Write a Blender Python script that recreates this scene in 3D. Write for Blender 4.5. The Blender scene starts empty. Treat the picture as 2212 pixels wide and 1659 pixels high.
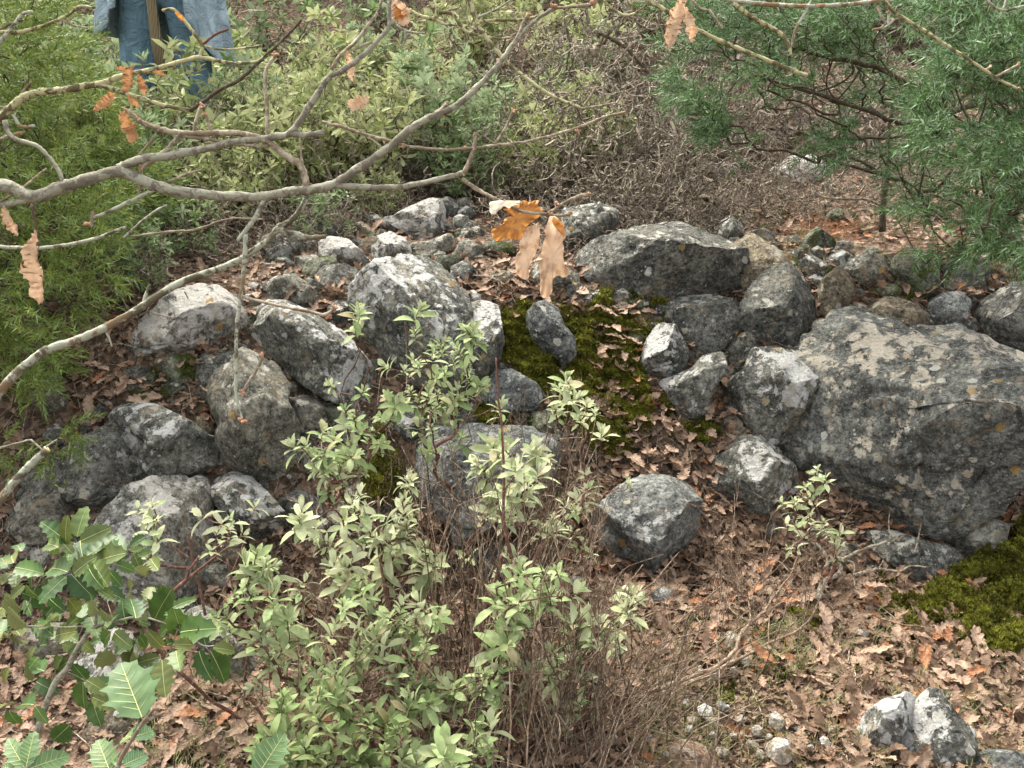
import bpy, math, random
import numpy as np
from math import radians, sin, cos, pi
# ------------------------------------------------------------------ camera, light, exposure
scene = bpy.context.scene
COL = scene.collection
PITCH = radians(17.0); CAMZ = 1.5; FPX = 2372.0
cam_d = bpy.data.cameras.new("camera"); cam = bpy.data.objects.new("camera", cam_d); COL.objects.link(cam)
cam.location = (0, 0, CAMZ); cam.rotation_euler = (radians(90) - PITCH, 0, 0)
cam_d.sensor_width = 36; cam_d.lens = 36 * FPX / 2212.0; cam_d.clip_start = 0.05; cam_d.clip_end = 500
scene.camera = cam
world = bpy.data.worlds.new("World"); scene.world = world; world.use_nodes = True
wn = world.node_tree.nodes; wl = world.node_tree.links; wn.clear()
sky = wn.new('ShaderNodeTexSky'); sky.sky_type = 'NISHITA'; sky.sun_disc = False
SUN_EL = radians(58); SUN_AZ = radians(-35)      # azimuth measured from +Y towards +X
sky.sun_elevation = SUN_EL; sky.sun_rotation = SUN_AZ
sky.air_density = 1.0; sky.dust_density = 4.0; sky.ozone_density = 0.6
bg = wn.new('ShaderNodeBackground'); bg.inputs['Strength'].default_value = 0.15
wo = wn.new('ShaderNodeOutputWorld')
hs = wn.new('ShaderNodeHueSaturation'); hs.inputs['Saturation'].default_value = 0.18
wl.new(sky.outputs[0], hs.inputs['Color']); wl.new(hs.outputs[0], bg.inputs['Color']); wl.new(bg.outputs[0], wo.inputs['Surface'])
sun_d = bpy.data.lights.new("sun", 'SUN'); sun_d.energy = 1.6; sun_d.angle = radians(34); sun_d.color = (1.0, 0.92, 0.75)
sun = bpy.data.objects.new("sun", sun_d); COL.objects.link(sun)
sdir = (sin(SUN_AZ) * cos(SUN_EL), cos(SUN_AZ) * cos(SUN_EL), sin(SUN_EL))
import mathutils
sun.rotation_euler = mathutils.Vector(sdir).to_track_quat('Z', 'Y').to_euler()
scene.view_settings.view_transform = 'Standard'; scene.view_settings.look = 'None'
scene.view_settings.exposure = 1.9; scene.view_settings.gamma = 1.0
scene.cycles.max_bounces = 5; scene.cycles.diffuse_bounces = 3; scene.cycles.transmission_bounces = 3
scene.cycles.use_denoising = True; scene.cycles.denoiser = 'OPENIMAGEDENOISE'; scene.cycles.denoising_input_passes = 'RGB_ALBEDO_NORMAL'; scene.cycles.denoising_prefilter = 'ACCURATE'

rng = np.random.RandomState(7)
# ------------------------------------------------------------------ pixel helpers (display px of a 2212 x 1659 view)
F_ = np.array([0, cos(PITCH), -sin(PITCH)]); U_ = np.array([0, sin(PITCH), cos(PITCH)]); R_ = np.array([1.0, 0, 0])
CAM = np.array([0, 0, CAMZ])
def ray(px, py):
    px = np.asarray(px, float); py = np.asarray(py, float)
    u = (px - 1106) / FPX; v = (829.5 - py) / FPX
    return F_ + u[..., None] * R_ + v[..., None] * U_
def P(px, py, d): return CAM + ray(px, py) * np.asarray(d, float)[..., None]
ZS = 950 / 2848.0
ZO = {1: (0, 0), 2: (737.9, 0), 3: (1474.2, 0), 4: (0, 553), 5: (737.9, 553), 6: (1474.2, 553), 7: (0, 1106), 8: (737.9, 1106), 9: (1474.2, 1106), 0: (0, 0)}
def Z(reg, pts):
    if reg == 0: return [tuple(map(float, p)) for p in pts]
    ox, oy = ZO[reg]
    return [(ox + p[0] * ZS, oy + p[1] * ZS) + tuple(q * ZS for q in p[2:]) for p in pts]
# ------------------------------------------------------------------ noise
_h = np.random.RandomState(3).rand(64, 64, 64)
def vnoise(p):
    p = np.asarray(p, float); i = np.floor(p).astype(int); f = p - i; f = f * f * (3 - 2 * f)
    i0 = i & 63; i1 = (i + 1) & 63
    x0, y0, z0 = i0[..., 0], i0[..., 1], i0[..., 2]; x1, y1, z1 = i1[..., 0], i1[..., 1], i1[..., 2]
    fx, fy, fz = f[..., 0], f[..., 1], f[..., 2]
    a = _h[x0, y0, z0] * (1 - fx) + _h[x1, y0, z0] * fx; b = _h[x0, y1, z0] * (1 - fx) + _h[x1, y1, z0] * fx
    c = _h[x0, y0, z1] * (1 - fx) + _h[x1, y0, z1] * fx; d = _h[x0, y1, z1] * (1 - fx) + _h[x1, y1, z1] * fx
    return ((a * (1 - fy) + b * fy) * (1 - fz) + (c * (1 - fy) + d * fy) * fz) * 2 - 1
def fbm(p, o=4, g=0.5):
    s = 0; a = 1.0; t = 0
    for k in range(o):
        s = s + a * vnoise(p * (2.03 ** k) + 11.3 * k); t += a; a *= g
    return s / t
# ------------------------------------------------------------------ terrain
def smooth(t): t = np.clip(t, 0, 1); return t * t * (3 - 2 * t)
def ybase(x): return 2.75 + 0.2 * np.tanh(1.5 * x + 0.5)
def ground_z(x, y):
    x = np.asarray(x, float); y = np.asarray(y, float)
    yb = ybase(x); t = (y - yb) / 0.85
    h = 0.74 * (0.5 * smooth(t) + 0.5 * np.clip(t, 0, 1))
    h = h + 0.11 * np.clip(y - yb - 0.85, 0, 2.8) + 0.42 * np.clip(y - 6.3, 0, 22) + 0.03 * (np.clip(y, -4, 3) - 2.6)
    h = h + 0.05 * np.clip(x - 0.8, 0, 1.5) * smooth((y - 3) / 1.0)
    q = np.stack([x, y, np.zeros_like(x)], -1)
    return h + 0.035 * fbm(q * 2.2 + 5, 3) + 0.012 * fbm(q * 11, 3)
def hit(px, py):
    px = np.atleast_1d(np.asarray(px, float)); py = np.atleast_1d(np.asarray(py, float))
    r = ray(px, py); t = np.full(px.shape, 1.2); done = np.zeros(px.shape, bool)
    for k in range(420):
        st = np.where(t < 8, 0.02, 0.15)
        p = CAM + r * t[:, None]; below = p[:, 2] < ground_z(p[:, 0], p[:, 1]); done |= below
        t = np.where(done, t, t + st)
        if done.all(): break
    p = CAM + r * t[:, None]; p[:, 2] = ground_z(p[:, 0], p[:, 1]); return p
def hit1(px, py): return hit(px, py)[0]
# ------------------------------------------------------------------ mesh builder
class MB:
    def __init__(s): s.v = []; s.q = []; s.t = []; s.n = 0; s.uv = []
    def add(s, v, q=None, t=None):
        v = np.asarray(v, float).reshape(-1, 3)
        if q is not None and len(q): s.q.append(np.asarray(q, int).reshape(-1, 4) + s.n)
        if t is not None and len(t): s.t.append(np.asarray(t, int).reshape(-1, 3) + s.n)
        s.v.append(v); s.n += len(v)
    def inst(s, tmpl, M, T):
        """N copies of a template (v, q, t) with 3x3 matrices M and translations T"""
        v, q, t = tmpl; N = len(T)
        if N == 0: return
        V = np.einsum('nij,kj->nki', M, v) + T[:, None, :]
        off = (np.arange(N) * len(v))[:, None, None]
        s.add(V.reshape(-1, 3), (q[None] + off).reshape(-1, 4) if len(q) else None, (t[None] + off).reshape(-1, 3) if len(t) else None)
    def arr(s):
        v = np.concatenate(s.v) if s.v else np.zeros((0, 3))
        q = np.concatenate(s.q) if s.q else np.zeros((0, 4), int); t = np.concatenate(s.t) if s.t else np.zeros((0, 3), int)
        return v, q, t
    def mesh(s, name, smooth=False):
        v, q, t = s.arr(); me = bpy.data.meshes.new(name)
        me.vertices.add(len(v)); me.vertices.foreach_set('co', v.astype(np.float32).ravel())
        nl = len(q) * 4 + len(t) * 3; me.loops.add(nl); me.loops.foreach_set('vertex_index', np.concatenate([q.ravel(), t.ravel()]).astype(np.int32))
        me.polygons.add(len(q) + len(t))
        me.polygons.foreach_set('loop_start', np.concatenate([np.arange(len(q)) * 4, len(q) * 4 + np.arange(len(t)) * 3]).astype(np.int32))
        me.update(calc_edges=True); me.validate()
        me.polygons.foreach_set('use_smooth', np.full(len(me.polygons), smooth)); me.update()
        return me
    def obj(s, name, mat, parent=None, smooth=False, origin=None):
        if origin is not None:
            s.v = [a - np.asarray(origin) for a in s.v]
        o = bpy.data.objects.new(name, s.mesh(name, smooth)); COL.objects.link(o)
        if mat is not None: o.data.materials.append(mat)
        if parent is not None: o.parent = parent
        elif origin is not None: o.location = tuple(origin)
        return o
def tag(o, label=None, cat=None, group=None, kind=None):
    if label: o['label'] = label
    if cat: o['category'] = cat
    if group: o['group'] = group
    if kind: o['kind'] = kind
    return o
def thing(name, label, cat, loc=(0, 0, 0), group=None, rz=0):
    o = bpy.data.objects.new(name, None); COL.objects.link(o); o.location = tuple(float(c) for c in loc); o.rotation_euler = (0, 0, rz)
    o.empty_display_size = 0.05
    return tag(o, label, cat, group)
def frame_from(zv, roll=None):
    """matrices whose third column is zv (N,3), random roll"""
    zv = zv / np.linalg.norm(zv, axis=-1, keepdims=True)
    a = np.where(np.abs(zv[:, 2:3]) < 0.9, np.array([[0, 0, 1.0]]), np.array([[1.0, 0, 0]]))
    x = np.cross(a, zv); x /= np.linalg.norm(x, axis=1, keepdims=True); y = np.cross(zv, x)
    if roll is not None:
        c = np.cos(roll)[:, None]; s = np.sin(roll)[:, None]; x, y = x * c + y * s, -x * s + y * c
    return np.stack([x, y, zv], -1)
def rand_dirs(n, up=0.0, r=rng):
    d = r.normal(size=(n, 3)); d /= np.linalg.norm(d, axis=1, keepdims=True); d[:, 2] += up
    return d / np.linalg.norm(d, axis=1, keepdims=True)
def catmull(p, n):
    p = np.asarray(p, float); q = np.vstack([2 * p[0] - p[1], p, 2 * p[-1] - p[-2]]); out = []
    for i in range(1, len(q) - 2):
        t = np.linspace(0, 1, n, endpoint=False)[:, None]; a, b, c, d = q[i - 1], q[i], q[i + 1], q[i + 2]
        out.append(0.5 * (2 * b + (c - a) * t + (2 * a - 5 * b + 4 * c - d) * t ** 2 + (3 * b - a - 3 * c + d) * t ** 3))
    out.append(p[-1:]); return np.vstack(out)
def tube(mb, pts, rad, k=5, cap=True, rough=0.0, r=rng):
    pts = np.asarray(pts, float); n = len(pts); rad = np.broadcast_to(np.asarray(rad, float), (n,)).copy()
    d = np.gradient(pts, axis=0); d /= (np.linalg.norm(d, axis=1, keepdims=True) + 1e-9)
    ref = np.array([0, 0, 1.0]) if abs(d[0][2]) < 0.9 else np.array([1.0, 0, 0])
    X = np.zeros((n, 3)); x = np.cross(ref, d[0]); x /= np.linalg.norm(x)
    for i in range(n):
        x = x - d[i] * np.dot(x, d[i]); x = x / (np.linalg.norm(x) + 1e-9); X[i] = x
    Y = np.cross(d, X); a = np.arange(k) * 2 * pi / k
    rr = rad[:, None] * (1 + (rough * r.normal(size=(n, k)) if rough else 0))
    V = pts[:, None, :] + rr[..., None] * (np.cos(a)[None, :, None] * X[:, None, :] + np.sin(a)[None, :, None] * Y[:, None, :])
    i = np.arange(n - 1)[:, None] * k; j = np.arange(k)[None, :]; j2 = (j + 1) % k
    q = np.stack([i + j, i + j2, i + k + j2, i + k + j], -1).reshape(-1, 4); V = V.reshape(-1, 3); t = []
    if cap:
        V = np.vstack([V, pts[0], pts[-1]])
        t = [[n * k, (b + 1) % k, b] for b in range(k)] + [[n * k + 1, (n - 1) * k + b, (n - 1) * k + (b + 1) % k] for b in range(k)]
    mb.add(V, q, t)
# ------------------------------------------------------------------ materials
class NT:
    def __init__(s, name):
        s.m = bpy.data.materials.new(name); s.m.use_nodes = True; s.nt = s.m.node_tree; s.nt.nodes.clear()
        s.out = s.n('ShaderNodeOutputMaterial')
    def n(s, t, **kw):
        x = s.nt.nodes.new(t)
        for k, v in kw.items(): setattr(x, k, v)
        return x
    def l(s, a, b): s.nt.links.new(a, b)
    def setin(s, node, key, val):
        if hasattr(val, 'is_linked') or isinstance(val, bpy.types.NodeSocket): s.l(val, node.inputs[key])
        else: node.inputs[key].default_value = val
    def noise(s, scale, detail=4, rough=0.55, vec=None, dist=0.0):
        x = s.n('ShaderNodeTexNoise'); x.inputs['Scale'].default_value = scale; x.inputs['Detail'].default_value = detail
        x.inputs['Roughness'].default_value = rough; x.inputs['Distortion'].default_value = dist
        if vec is not None: s.l(vec, x.inputs['Vector'])
        return x.outputs['Fac']
    def ramp(s, fac, stops, interp='LINEAR'):
        x = s.n('ShaderNodeValToRGB'); s.l(fac, x.inputs[0]); cr = x.color_ramp; cr.interpolation = interp
        while len(cr.elements) < len(stops): cr.elements.new(0.5)
        for e, (p, c) in zip(cr.elements, stops):
            e.position = p; e.color = (c, c, c, 1) if isinstance(c, (int, float)) else (*c, 1)
        return x.outputs[0]
    def mix(s, fac, a, b, mode='MIX'):
        x = s.n('ShaderNodeMix', data_type='RGBA', blend_type=mode)
        for sock, v in ((x.inputs[0], fac), (x.inputs[6], a), (x.inputs[7], b)):
            if isinstance(v, bpy.types.NodeSocket): s.l(v, sock)
            elif isinstance(v, (int, float)): sock.default_value = v if sock == x.inputs[0] else (v, v, v, 1)
            else: sock.default_value = (*v, 1)
        return x.outputs[2]
    def math(s, op, a, b=0.0):
        x = s.n('ShaderNodeMath', operation=op)
        for sock, v in ((x.inputs[0], a), (x.inputs[1], b)):
            if isinstance(v, bpy.types.NodeSocket): s.l(v, sock)
            else: sock.default_value = v
        return x.outputs[0]
    def bump(s, h, strength, dist):
        x = s.n('ShaderNodeBump'); x.inputs['Strength'].default_value = strength; x.inputs['Distance'].default_value = dist; s.l(h, x.inputs['Height']); return x.outputs[0]
    def surf(s, col, rough=0.9, normal=None, spec=0.25, transl=None, tcol=None):
        b = s.n('ShaderNodeBsdfPrincipled')
        if isinstance(col, bpy.types.NodeSocket): s.l(col, b.inputs['Base Color'])
        else: b.inputs['Base Color'].default_value = (*col, 1)
        b.inputs['Roughness'].default_value = rough; b.inputs['Specular IOR Level'].default_value = spec
        if normal is not None: s.l(normal, b.inputs['Normal'])
        o = b.outputs[0]
        if transl:
            t = s.n('ShaderNodeBsdfTranslucent'); c = tcol if tcol is not None else col
            if isinstance(c, bpy.types.NodeSocket): s.l(c, t.inputs[0])
            else: t.inputs[0].default_value = (*c, 1)
            mx = s.n('ShaderNodeMixShader'); mx.inputs[0].default_value = transl; s.l(o, mx.inputs[1]); s.l(t.outputs[0], mx.inputs[2]); o = mx.outputs[0]
        s.l(o, s.out.inputs[0]); return s.m
def pos(n): return n.n('ShaderNodeNewGeometry').outputs['Position']
def island(n): return n.n('ShaderNodeNewGeometry').outputs['Random Per Island']

def rock_mat(name, dark, mid, pale, cover, tan=0.35, scale=1.0, moss=0.0, spot=0.0):
    n = NT(name); p = pos(n)
    base = n.ramp(n.noise(9 * scale, 8, 0.65, p, 0.4), [(0.36, dark), (0.55, mid), (0.70, tuple(c * 1.35 for c in mid))])
    grit = n.mix(1.0, n.ramp(n.noise(70 * scale, 6, 0.8, p), [(0.38, 0.34), (0.60, 1.6)]), n.ramp(n.noise(22 * scale, 6, 0.75, p, 0.5), [(0.38, 0.55), (0.62, 1.45)]), 'MULTIPLY')
    base = n.mix(1.0, base, grit, 'MULTIPLY')
    # tan mineral skin
    tm = n.ramp(n.noise(14 * scale, 6, 0.6, p, 1.0), [(0.60 - 0.08 * tan, 0.0), (0.66, 0.8 * min(1, tan * 1.6))])
    base = n.mix(tm, base, (0.30, 0.235, 0.155))
    # pale crust: blotchy, broken edges, gathered by a large noise and slightly more on upward faces
    nz = n.n('ShaderNodeSeparateXYZ'); n.l(n.n('ShaderNodeNewGeometry').outputs['Normal'], nz.inputs[0])
    up = n.math('MULTIPLY', nz.outputs[2], 0.10)
    big = n.math('ADD', n.math('MULTIPLY', n.noise(5 * scale, 5, 0.62, p, 0.8), 0.95), up)
    vec = n.n('ShaderNodeVectorMath', operation='ADD'); n.l(p, vec.inputs[0])
    dn = n.n('ShaderNodeTexNoise'); dn.inputs['Scale'].default_value = 60 * scale; dn.inputs['Detail'].default_value = 3; n.l(p, dn.inputs['Vector'])
    sc = n.n('ShaderNodeVectorMath', operation='SCALE'); n.l(dn.outputs['Color'], sc.inputs[0]); sc.inputs['Scale'].default_value = 0.02 / scale
    n.l(sc.outputs[0], vec.inputs[1])
    vo = n.n('ShaderNodeTexVoronoi'); vo.inputs['Scale'].default_value = 30 * scale; n.l(vec.outputs[0], vo.inputs['Vector'])
    spots = n.math('SUBTRACT', 0.50, vo.outputs['Distance'])
    fine = n.math('MULTIPLY', n.noise(34 * scale, 8, 0.78, p, 0.5), 0.85)
    s = n.math('SUBTRACT', n.math('ADD', n.math('ADD', big, n.math('MULTIPLY', spots, 0.22)), fine), 0.05)
    lm = n.ramp(n.math('MULTIPLY', s, 0.7), [(0.750 - 0.12 * cover, 0.0), (0.768 - 0.12 * cover, 1.0)])
    pcol = n.ramp(n.noise(120 * scale, 3, 0.6, p), [(0.3, tuple(c * 0.72 for c in pale)), (0.62, pale)])
    col = n.mix(lm, base, pcol)
    # round rosettes of crust lichen with crisp rim
    v2 = n.n('ShaderNodeTexVoronoi'); v2.inputs['Scale'].default_value = 17 * scale; n.l(vec.outputs[0], v2.inputs['Vector'])
    r2 = n.math('ADD', v2.outputs['Distance'], n.math('MULTIPLY', n.noise(42, 5, 0.7, p), 0.42))
    sel = n.n('ShaderNodeSeparateColor'); n.l(v2.outputs['Color'], sel.inputs[0])
    m2 = n.math('MULTIPLY', n.ramp(r2, [(0.42, 1.0), (0.45, 0.0)]), n.ramp(sel.outputs[0], [(0.72 - 0.3 * cover - spot, 0.0), (0.74 - 0.3 * cover - spot, 1.0)]))
    col = n.mix(m2, col, n.ramp(sel.outputs[1], [(0.0, (0.42, 0.38, 0.29)), (0.55, (0.55, 0.54, 0.48)), (0.9, (0.36, 0.24, 0.09))]))
    # specks
    v3 = n.n('ShaderNodeTexVoronoi'); v3.inputs['Scale'].default_value = 90 * scale; n.l(p, v3.inputs['Vector'])
    fl = n.ramp(n.noise(140 * scale, 5, 0.8, p), [(0.60, 0.0), (0.64, 0.75)]); col = n.mix(fl, col, (0.47, 0.45, 0.38)); dk = n.ramp(n.noise(95 * scale, 5, 0.8, p, 0.4), [(0.34, 0.75), (0.40, 0.0)]); col = n.mix(dk, col, (0.035, 0.036, 0.03))
    s3 = n.n('ShaderNodeSeparateColor'); n.l(v3.outputs['Color'], s3.inputs[0])
    m3 = n.math('MULTIPLY', n.ramp(n.math('ADD', v3.outputs['Distance'], n.math('MULTIPLY', n.noise(9, 4, 0.7, p), 0.9)), [(0.62, 1.0), (0.74, 0.0)]), n.ramp(s3.outputs[0], [(0.88, 0.0), (0.93, 0.75)]))
    col = n.mix(m3, col, (0.52, 0.51, 0.46))
    if moss:
        mm = n.ramp(n.noise(12, 5, 0.6, p, 0.5), [(0.55 - 0.15 * moss, 0.0), (0.60, 1.0)])
        col = n.mix(mm, col, n.ramp(n.noise(150, 3, 0.6, p), [(0.3, (0.02, 0.03, 0.006)), (0.7, (0.10, 0.12, 0.02))]))
    h = n.math('ADD', n.math('MULTIPLY', n.noise(40 * scale, 9, 0.72, p), 1.0), n.math('MULTIPLY', lm, 0.12))
    v4 = n.n('ShaderNodeTexVoronoi'); v4.inputs['Scale'].default_value = 46 * scale; n.l(vec.outputs[0], v4.inputs['Vector'])
    h = n.math('SUBTRACT', h, n.math('MULTIPLY', n.ramp(v4.outputs['Distance'], [(0.0, 1.0), (0.28, 0.0)]), 0.30))
    return n.surf(col, 0.93, n.bump(h, 1.0, 0.03), 0.2)
D = (0.068, 0.069, 0.060); DM = (0.165, 0.163, 0.140); PALE = (0.56, 0.54, 0.46)
RM = {
 'dark': rock_mat('rock_dark', D, DM, PALE, 0.25, 0.35),
 'boulder': rock_mat('rock_boulder', (0.072, 0.075, 0.068), (0.176, 0.178, 0.157), (0.56, 0.50, 0.40), 0.55, 0.4, 1.0, 0.0, 0.22),
 'mid': rock_mat('rock_mid', (0.091, 0.088, 0.072), (0.221, 0.211, 0.170), PALE, 0.45, 0.6),
 'spot': rock_mat('rock_spotted', (0.072, 0.075, 0.068), (0.182, 0.179, 0.148), (0.62, 0.61, 0.57), 0.85, 0.4),
 'pale': rock_mat('rock_pale', (0.110, 0.110, 0.096), (0.275, 0.264, 0.219), (0.62, 0.59, 0.53), 1.35, 0.7),
 'brown': rock_mat('rock_brown', (0.104, 0.085, 0.059), (0.247, 0.205, 0.142), (0.46, 0.42, 0.34), 0.3, 0.9),
 'blue': rock_mat('rock_bluegrey', (0.098, 0.104, 0.099), (0.215, 0.221, 0.205), (0.5, 0.5, 0.48), 0.35, 0.25),
 'tan': rock_mat('rock_tan', (0.22, 0.14, 0.09), (0.36, 0.24, 0.155), (0.50, 0.40, 0.30), 0.5, 0.4),
 'green': rock_mat('rock_green', (0.065, 0.073, 0.052), (0.150, 0.156, 0.111), (0.42, 0.42, 0.34), 0.1, 0.4, 1.0, 0.5),
 'chalk': rock_mat('rock_chalk', (0.45, 0.42, 0.37), (0.62, 0.59, 0.53), (0.8, 0.79, 0.75), 0.7, 0.2),
}
def leaf_mat(name, cols, under=None, transl=0.3, rough=0.6, spec=0.3, blot=None, vs=40):
    """per-leaf tint from a ramp, paler underside"""
    n = NT(name); r = island(n); st = [(i / (len(cols) - 1), c) for i, c in enumerate(cols)]
    c = n.ramp(r, st); p = pos(n)
    c = n.mix(1.0, c, n.ramp(n.noise(vs, 3, 0.6, p), [(0.3, 0.72), (0.7, 1.22)]), 'MULTIPLY')
    if name == 'moss_tuft': c = n.mix(1.0, c, n.ramp(n.noise(14, 5, 0.65, p), [(0.38, 0.25), (0.62, 1.35)]), 'MULTIPLY')
    if blot is not None: c = n.mix(n.ramp(n.noise(vs * 1.7, 4, 0.6, p), [(0.54, 0.0), (0.64, 0.7)]), c, blot)
    if under is not None:
        b = n.n('ShaderNodeNewGeometry').outputs['Backfacing']; c = n.mix(b, c, under)
    return n.surf(c, rough, None, spec, transl)
def bark_mat(name, base, light, cover=0.5, scale=1.0, tan=None):
    n = NT(name); p = pos(n)
    c = n.ramp(n.noise(60 * scale, 5, 0.65, p), [(0.3, tuple(k * 0.6 for k in base)), (0.65, base)])
    if tan: c = n.mix(n.ramp(n.noise(16 * scale, 3, 0.5, p), [(0.5, 0), (0.62, 0.8)]), c, tan)
    if 'stem' in name: c = n.mix(1.0, c, n.ramp(island(n), [(0.0, 0.35), (0.5, 0.85), (1.0, 1.25)]), 'MULTIPLY')
    m = n.ramp(n.noise(75 * scale, 6, 0.7, p, 0.6), [(0.60 - 0.17 * cover, 0.0), (0.65 - 0.17 * cover, 1.0)])
    c = n.mix(m, c, light if 'stem' not in name else n.mix(1.0, light, n.ramp(island(n), [(0.0, 0.4), (0.6, 0.9), (1.0, 1.2)]), 'MULTIPLY'))
    return n.surf(c, 0.92, n.bump(n.noise(220 * scale, 5, 0.7, p), 0.7, 0.003), 0.2)
M = {}
M['soil'] = None
def soil():
    n = NT('soil'); p = pos(n)
    c = n.ramp(n.noise(7, 8, 0.7, p), [(0.3, (0.03, 0.022, 0.015)), (0.5, (0.09, 0.062, 0.042)), (0.7, (0.19, 0.14, 0.10))])
    c = n.mix(1.0, c, n.ramp(n.noise(110, 4, 0.75, p), [(0.32, 0.35), (0.65, 1.5)]), 'MULTIPLY')
    v = n.n('ShaderNodeTexVoronoi'); v.inputs['Scale'].default_value = 55; n.l(p, v.inputs['Vector'])
    sv = n.n('ShaderNodeSeparateColor'); n.l(v.outputs['Color'], sv.inputs[0])
    c = n.mix(n.ramp(sv.outputs[0], [(0.0, 0.0), (0.55, 0.0), (0.6, 0.7)], 'LINEAR'), c, n.ramp(sv.outputs[1], [(0, (0.20, 0.12, 0.075)), (1, (0.36, 0.26, 0.19))]))
    h = n.math('ADD', n.noise(90, 8, 0.7, p), n.math('MULTIPLY', v.outputs['Distance'], 0.7))
    return n.surf(c, 0.95, n.bump(h, 1.0, 0.02), 0.15)
M['soil'] = soil()
M['litter'] = leaf_mat('dead_leaf', [(0.125, 0.081, 0.052), (0.213, 0.140, 0.088), (0.275, 0.186, 0.125), (0.194, 0.117, 0.071), (0.314, 0.221, 0.154), (0.247, 0.163, 0.106), (0.160, 0.103, 0.068), (0.348, 0.255, 0.181)], None, 0.15, 0.7, 0.25, (0.147, 0.088, 0.055), 60)
M['litter_pale'] = leaf_mat('pale_dead_leaf', [(0.334, 0.221, 0.151), (0.400, 0.281, 0.199), (0.307, 0.198, 0.133)], None, 0.12, 0.65, 0.25, (0.240, 0.143, 0.092), 60)
M['litter_red'] = leaf_mat('russet_dead_leaf', [(0.30, 0.12, 0.05), (0.36, 0.17, 0.08), (0.24, 0.10, 0.05)], None, 0.12, 0.6, 0.3, (0.16, 0.07, 0.035), 60)
M['oakleaf_o'] = leaf_mat('orange_oak_leaf', [(0.52, 0.235, 0.06), (0.60, 0.28, 0.075)], None, 0.45, 0.5, 0.3, (0.30, 0.11, 0.03), 55)
M['oakleaf_b'] = leaf_mat('brown_hanging_oak_leaf', [(0.40, 0.20, 0.085), (0.50, 0.27, 0.12)], None, 0.35, 0.5, 0.3, (0.26, 0.11, 0.04), 40)
M['oakleaf_p'] = leaf_mat('pale_oak_leaf', [(0.60, 0.42, 0.27), (0.66, 0.46, 0.30)], None, 0.3, 0.6, 0.3, (0.42, 0.22, 0.10), 48)
M['cream'] = leaf_mat('cream_oak_leaf', [(0.80, 0.70, 0.55), (0.84, 0.74, 0.6)], None, 0.25, 0.6, 0.3)
M['sage'] = leaf_mat('sage_leaf', [(0.183, 0.263, 0.094), (0.261, 0.342, 0.147), (0.347, 0.414, 0.200), (0.212, 0.302, 0.117), (0.424, 0.474, 0.264), (0.289, 0.383, 0.170), (0.347, 0.292, 0.170)], (0.405, 0.443, 0.276), 0.3, 0.75, 0.2, (0.318, 0.342, 0.170), 50)
M['sage_pale'] = leaf_mat('pale_sage_leaf', [(0.289, 0.342, 0.170), (0.424, 0.454, 0.264), (0.251, 0.333, 0.147), (0.521, 0.534, 0.349), (0.366, 0.434, 0.223), (0.463, 0.403, 0.253)], (0.502, 0.524, 0.359), 0.3, 0.75, 0.2, (0.424, 0.423, 0.232), 50)
M['sage_dark'] = leaf_mat('dark_sage_leaf', [(0.12, 0.18, 0.06), (0.18, 0.25, 0.09), (0.25, 0.31, 0.13), (0.15, 0.22, 0.075), (0.30, 0.25, 0.13)], (0.30, 0.34, 0.18), 0.3, 0.7, 0.25)  # darker green leaf tones for the low shrub at the bottom edge
M['rock_rose'] = leaf_mat('rock_rose_leaf', [(0.15, 0.20, 0.06), (0.24, 0.29, 0.09), (0.36, 0.40, 0.16), (0.20, 0.25, 0.07), (0.46, 0.46, 0.24), (0.13, 0.18, 0.055)], (0.40, 0.42, 0.22), 0.3, 0.6, 0.3)
M['rock_rose2'] = leaf_mat('green_rock_rose_leaf', [(0.10, 0.16, 0.05), (0.16, 0.24, 0.085), (0.22, 0.30, 0.12), (0.13, 0.20, 0.06)], (0.28, 0.34, 0.2), 0.3, 0.6, 0.3)
M['holly'] = leaf_mat('holly_oak_leaf', [(0.03, 0.075, 0.014), (0.05, 0.11, 0.02), (0.075, 0.14, 0.028), (0.13, 0.15, 0.035), (0.04, 0.09, 0.018)], (0.17, 0.19, 0.07), 0.2, 0.46, 0.4)
M['holly_pale'] = leaf_mat('new_holly_oak_leaf', [(0.094, 0.187, 0.093), (0.122, 0.211, 0.085), (0.108, 0.172, 0.060)], (0.216, 0.281, 0.187), 0.3, 0.5, 0.35)
M['vein'] = NT('leaf_vein').surf((0.50, 0.52, 0.22), 0.6)
M['jun_l'] = leaf_mat('juniper_needle_green', [(0.083, 0.130, 0.022), (0.138, 0.203, 0.037), (0.263, 0.298, 0.062), (0.111, 0.167, 0.027), (0.235, 0.322, 0.135), (0.181, 0.239, 0.049)], None, 0.25, 0.5, 0.3)
M['jun_r'] = leaf_mat('juniper_needle_bluish', [(0.048, 0.101, 0.028), (0.079, 0.158, 0.044), (0.134, 0.238, 0.094), (0.074, 0.125, 0.028), (0.317, 0.430, 0.291), (0.110, 0.171, 0.039)], None, 0.25, 0.5, 0.3)
M['moss'] = leaf_mat('moss_tuft', [(0.051, 0.065, 0.009), (0.132, 0.151, 0.016), (0.223, 0.238, 0.028), (0.152, 0.119, 0.022), (0.335, 0.346, 0.055)], None, 0.3, 0.7, 0.2, None, 30)
def mossbase():
    n = NT('moss_mat'); p = pos(n)
    c = n.ramp(n.noise(70, 5, 0.7, p), [(0.3, (0.03, 0.03, 0.006)), (0.55, (0.11, 0.11, 0.012)), (0.75, (0.20, 0.20, 0.022))])
    c = n.mix(n.ramp(n.noise(12, 3, 0.6, p), [(0.55, 0.0), (0.65, 0.6)]), c, (0.09, 0.055, 0.02))
    return n.surf(c, 0.95, n.bump(n.noise(160, 5, 0.7, p), 1.0, 0.012), 0.1)
M['mossbase'] = mossbase()
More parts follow.
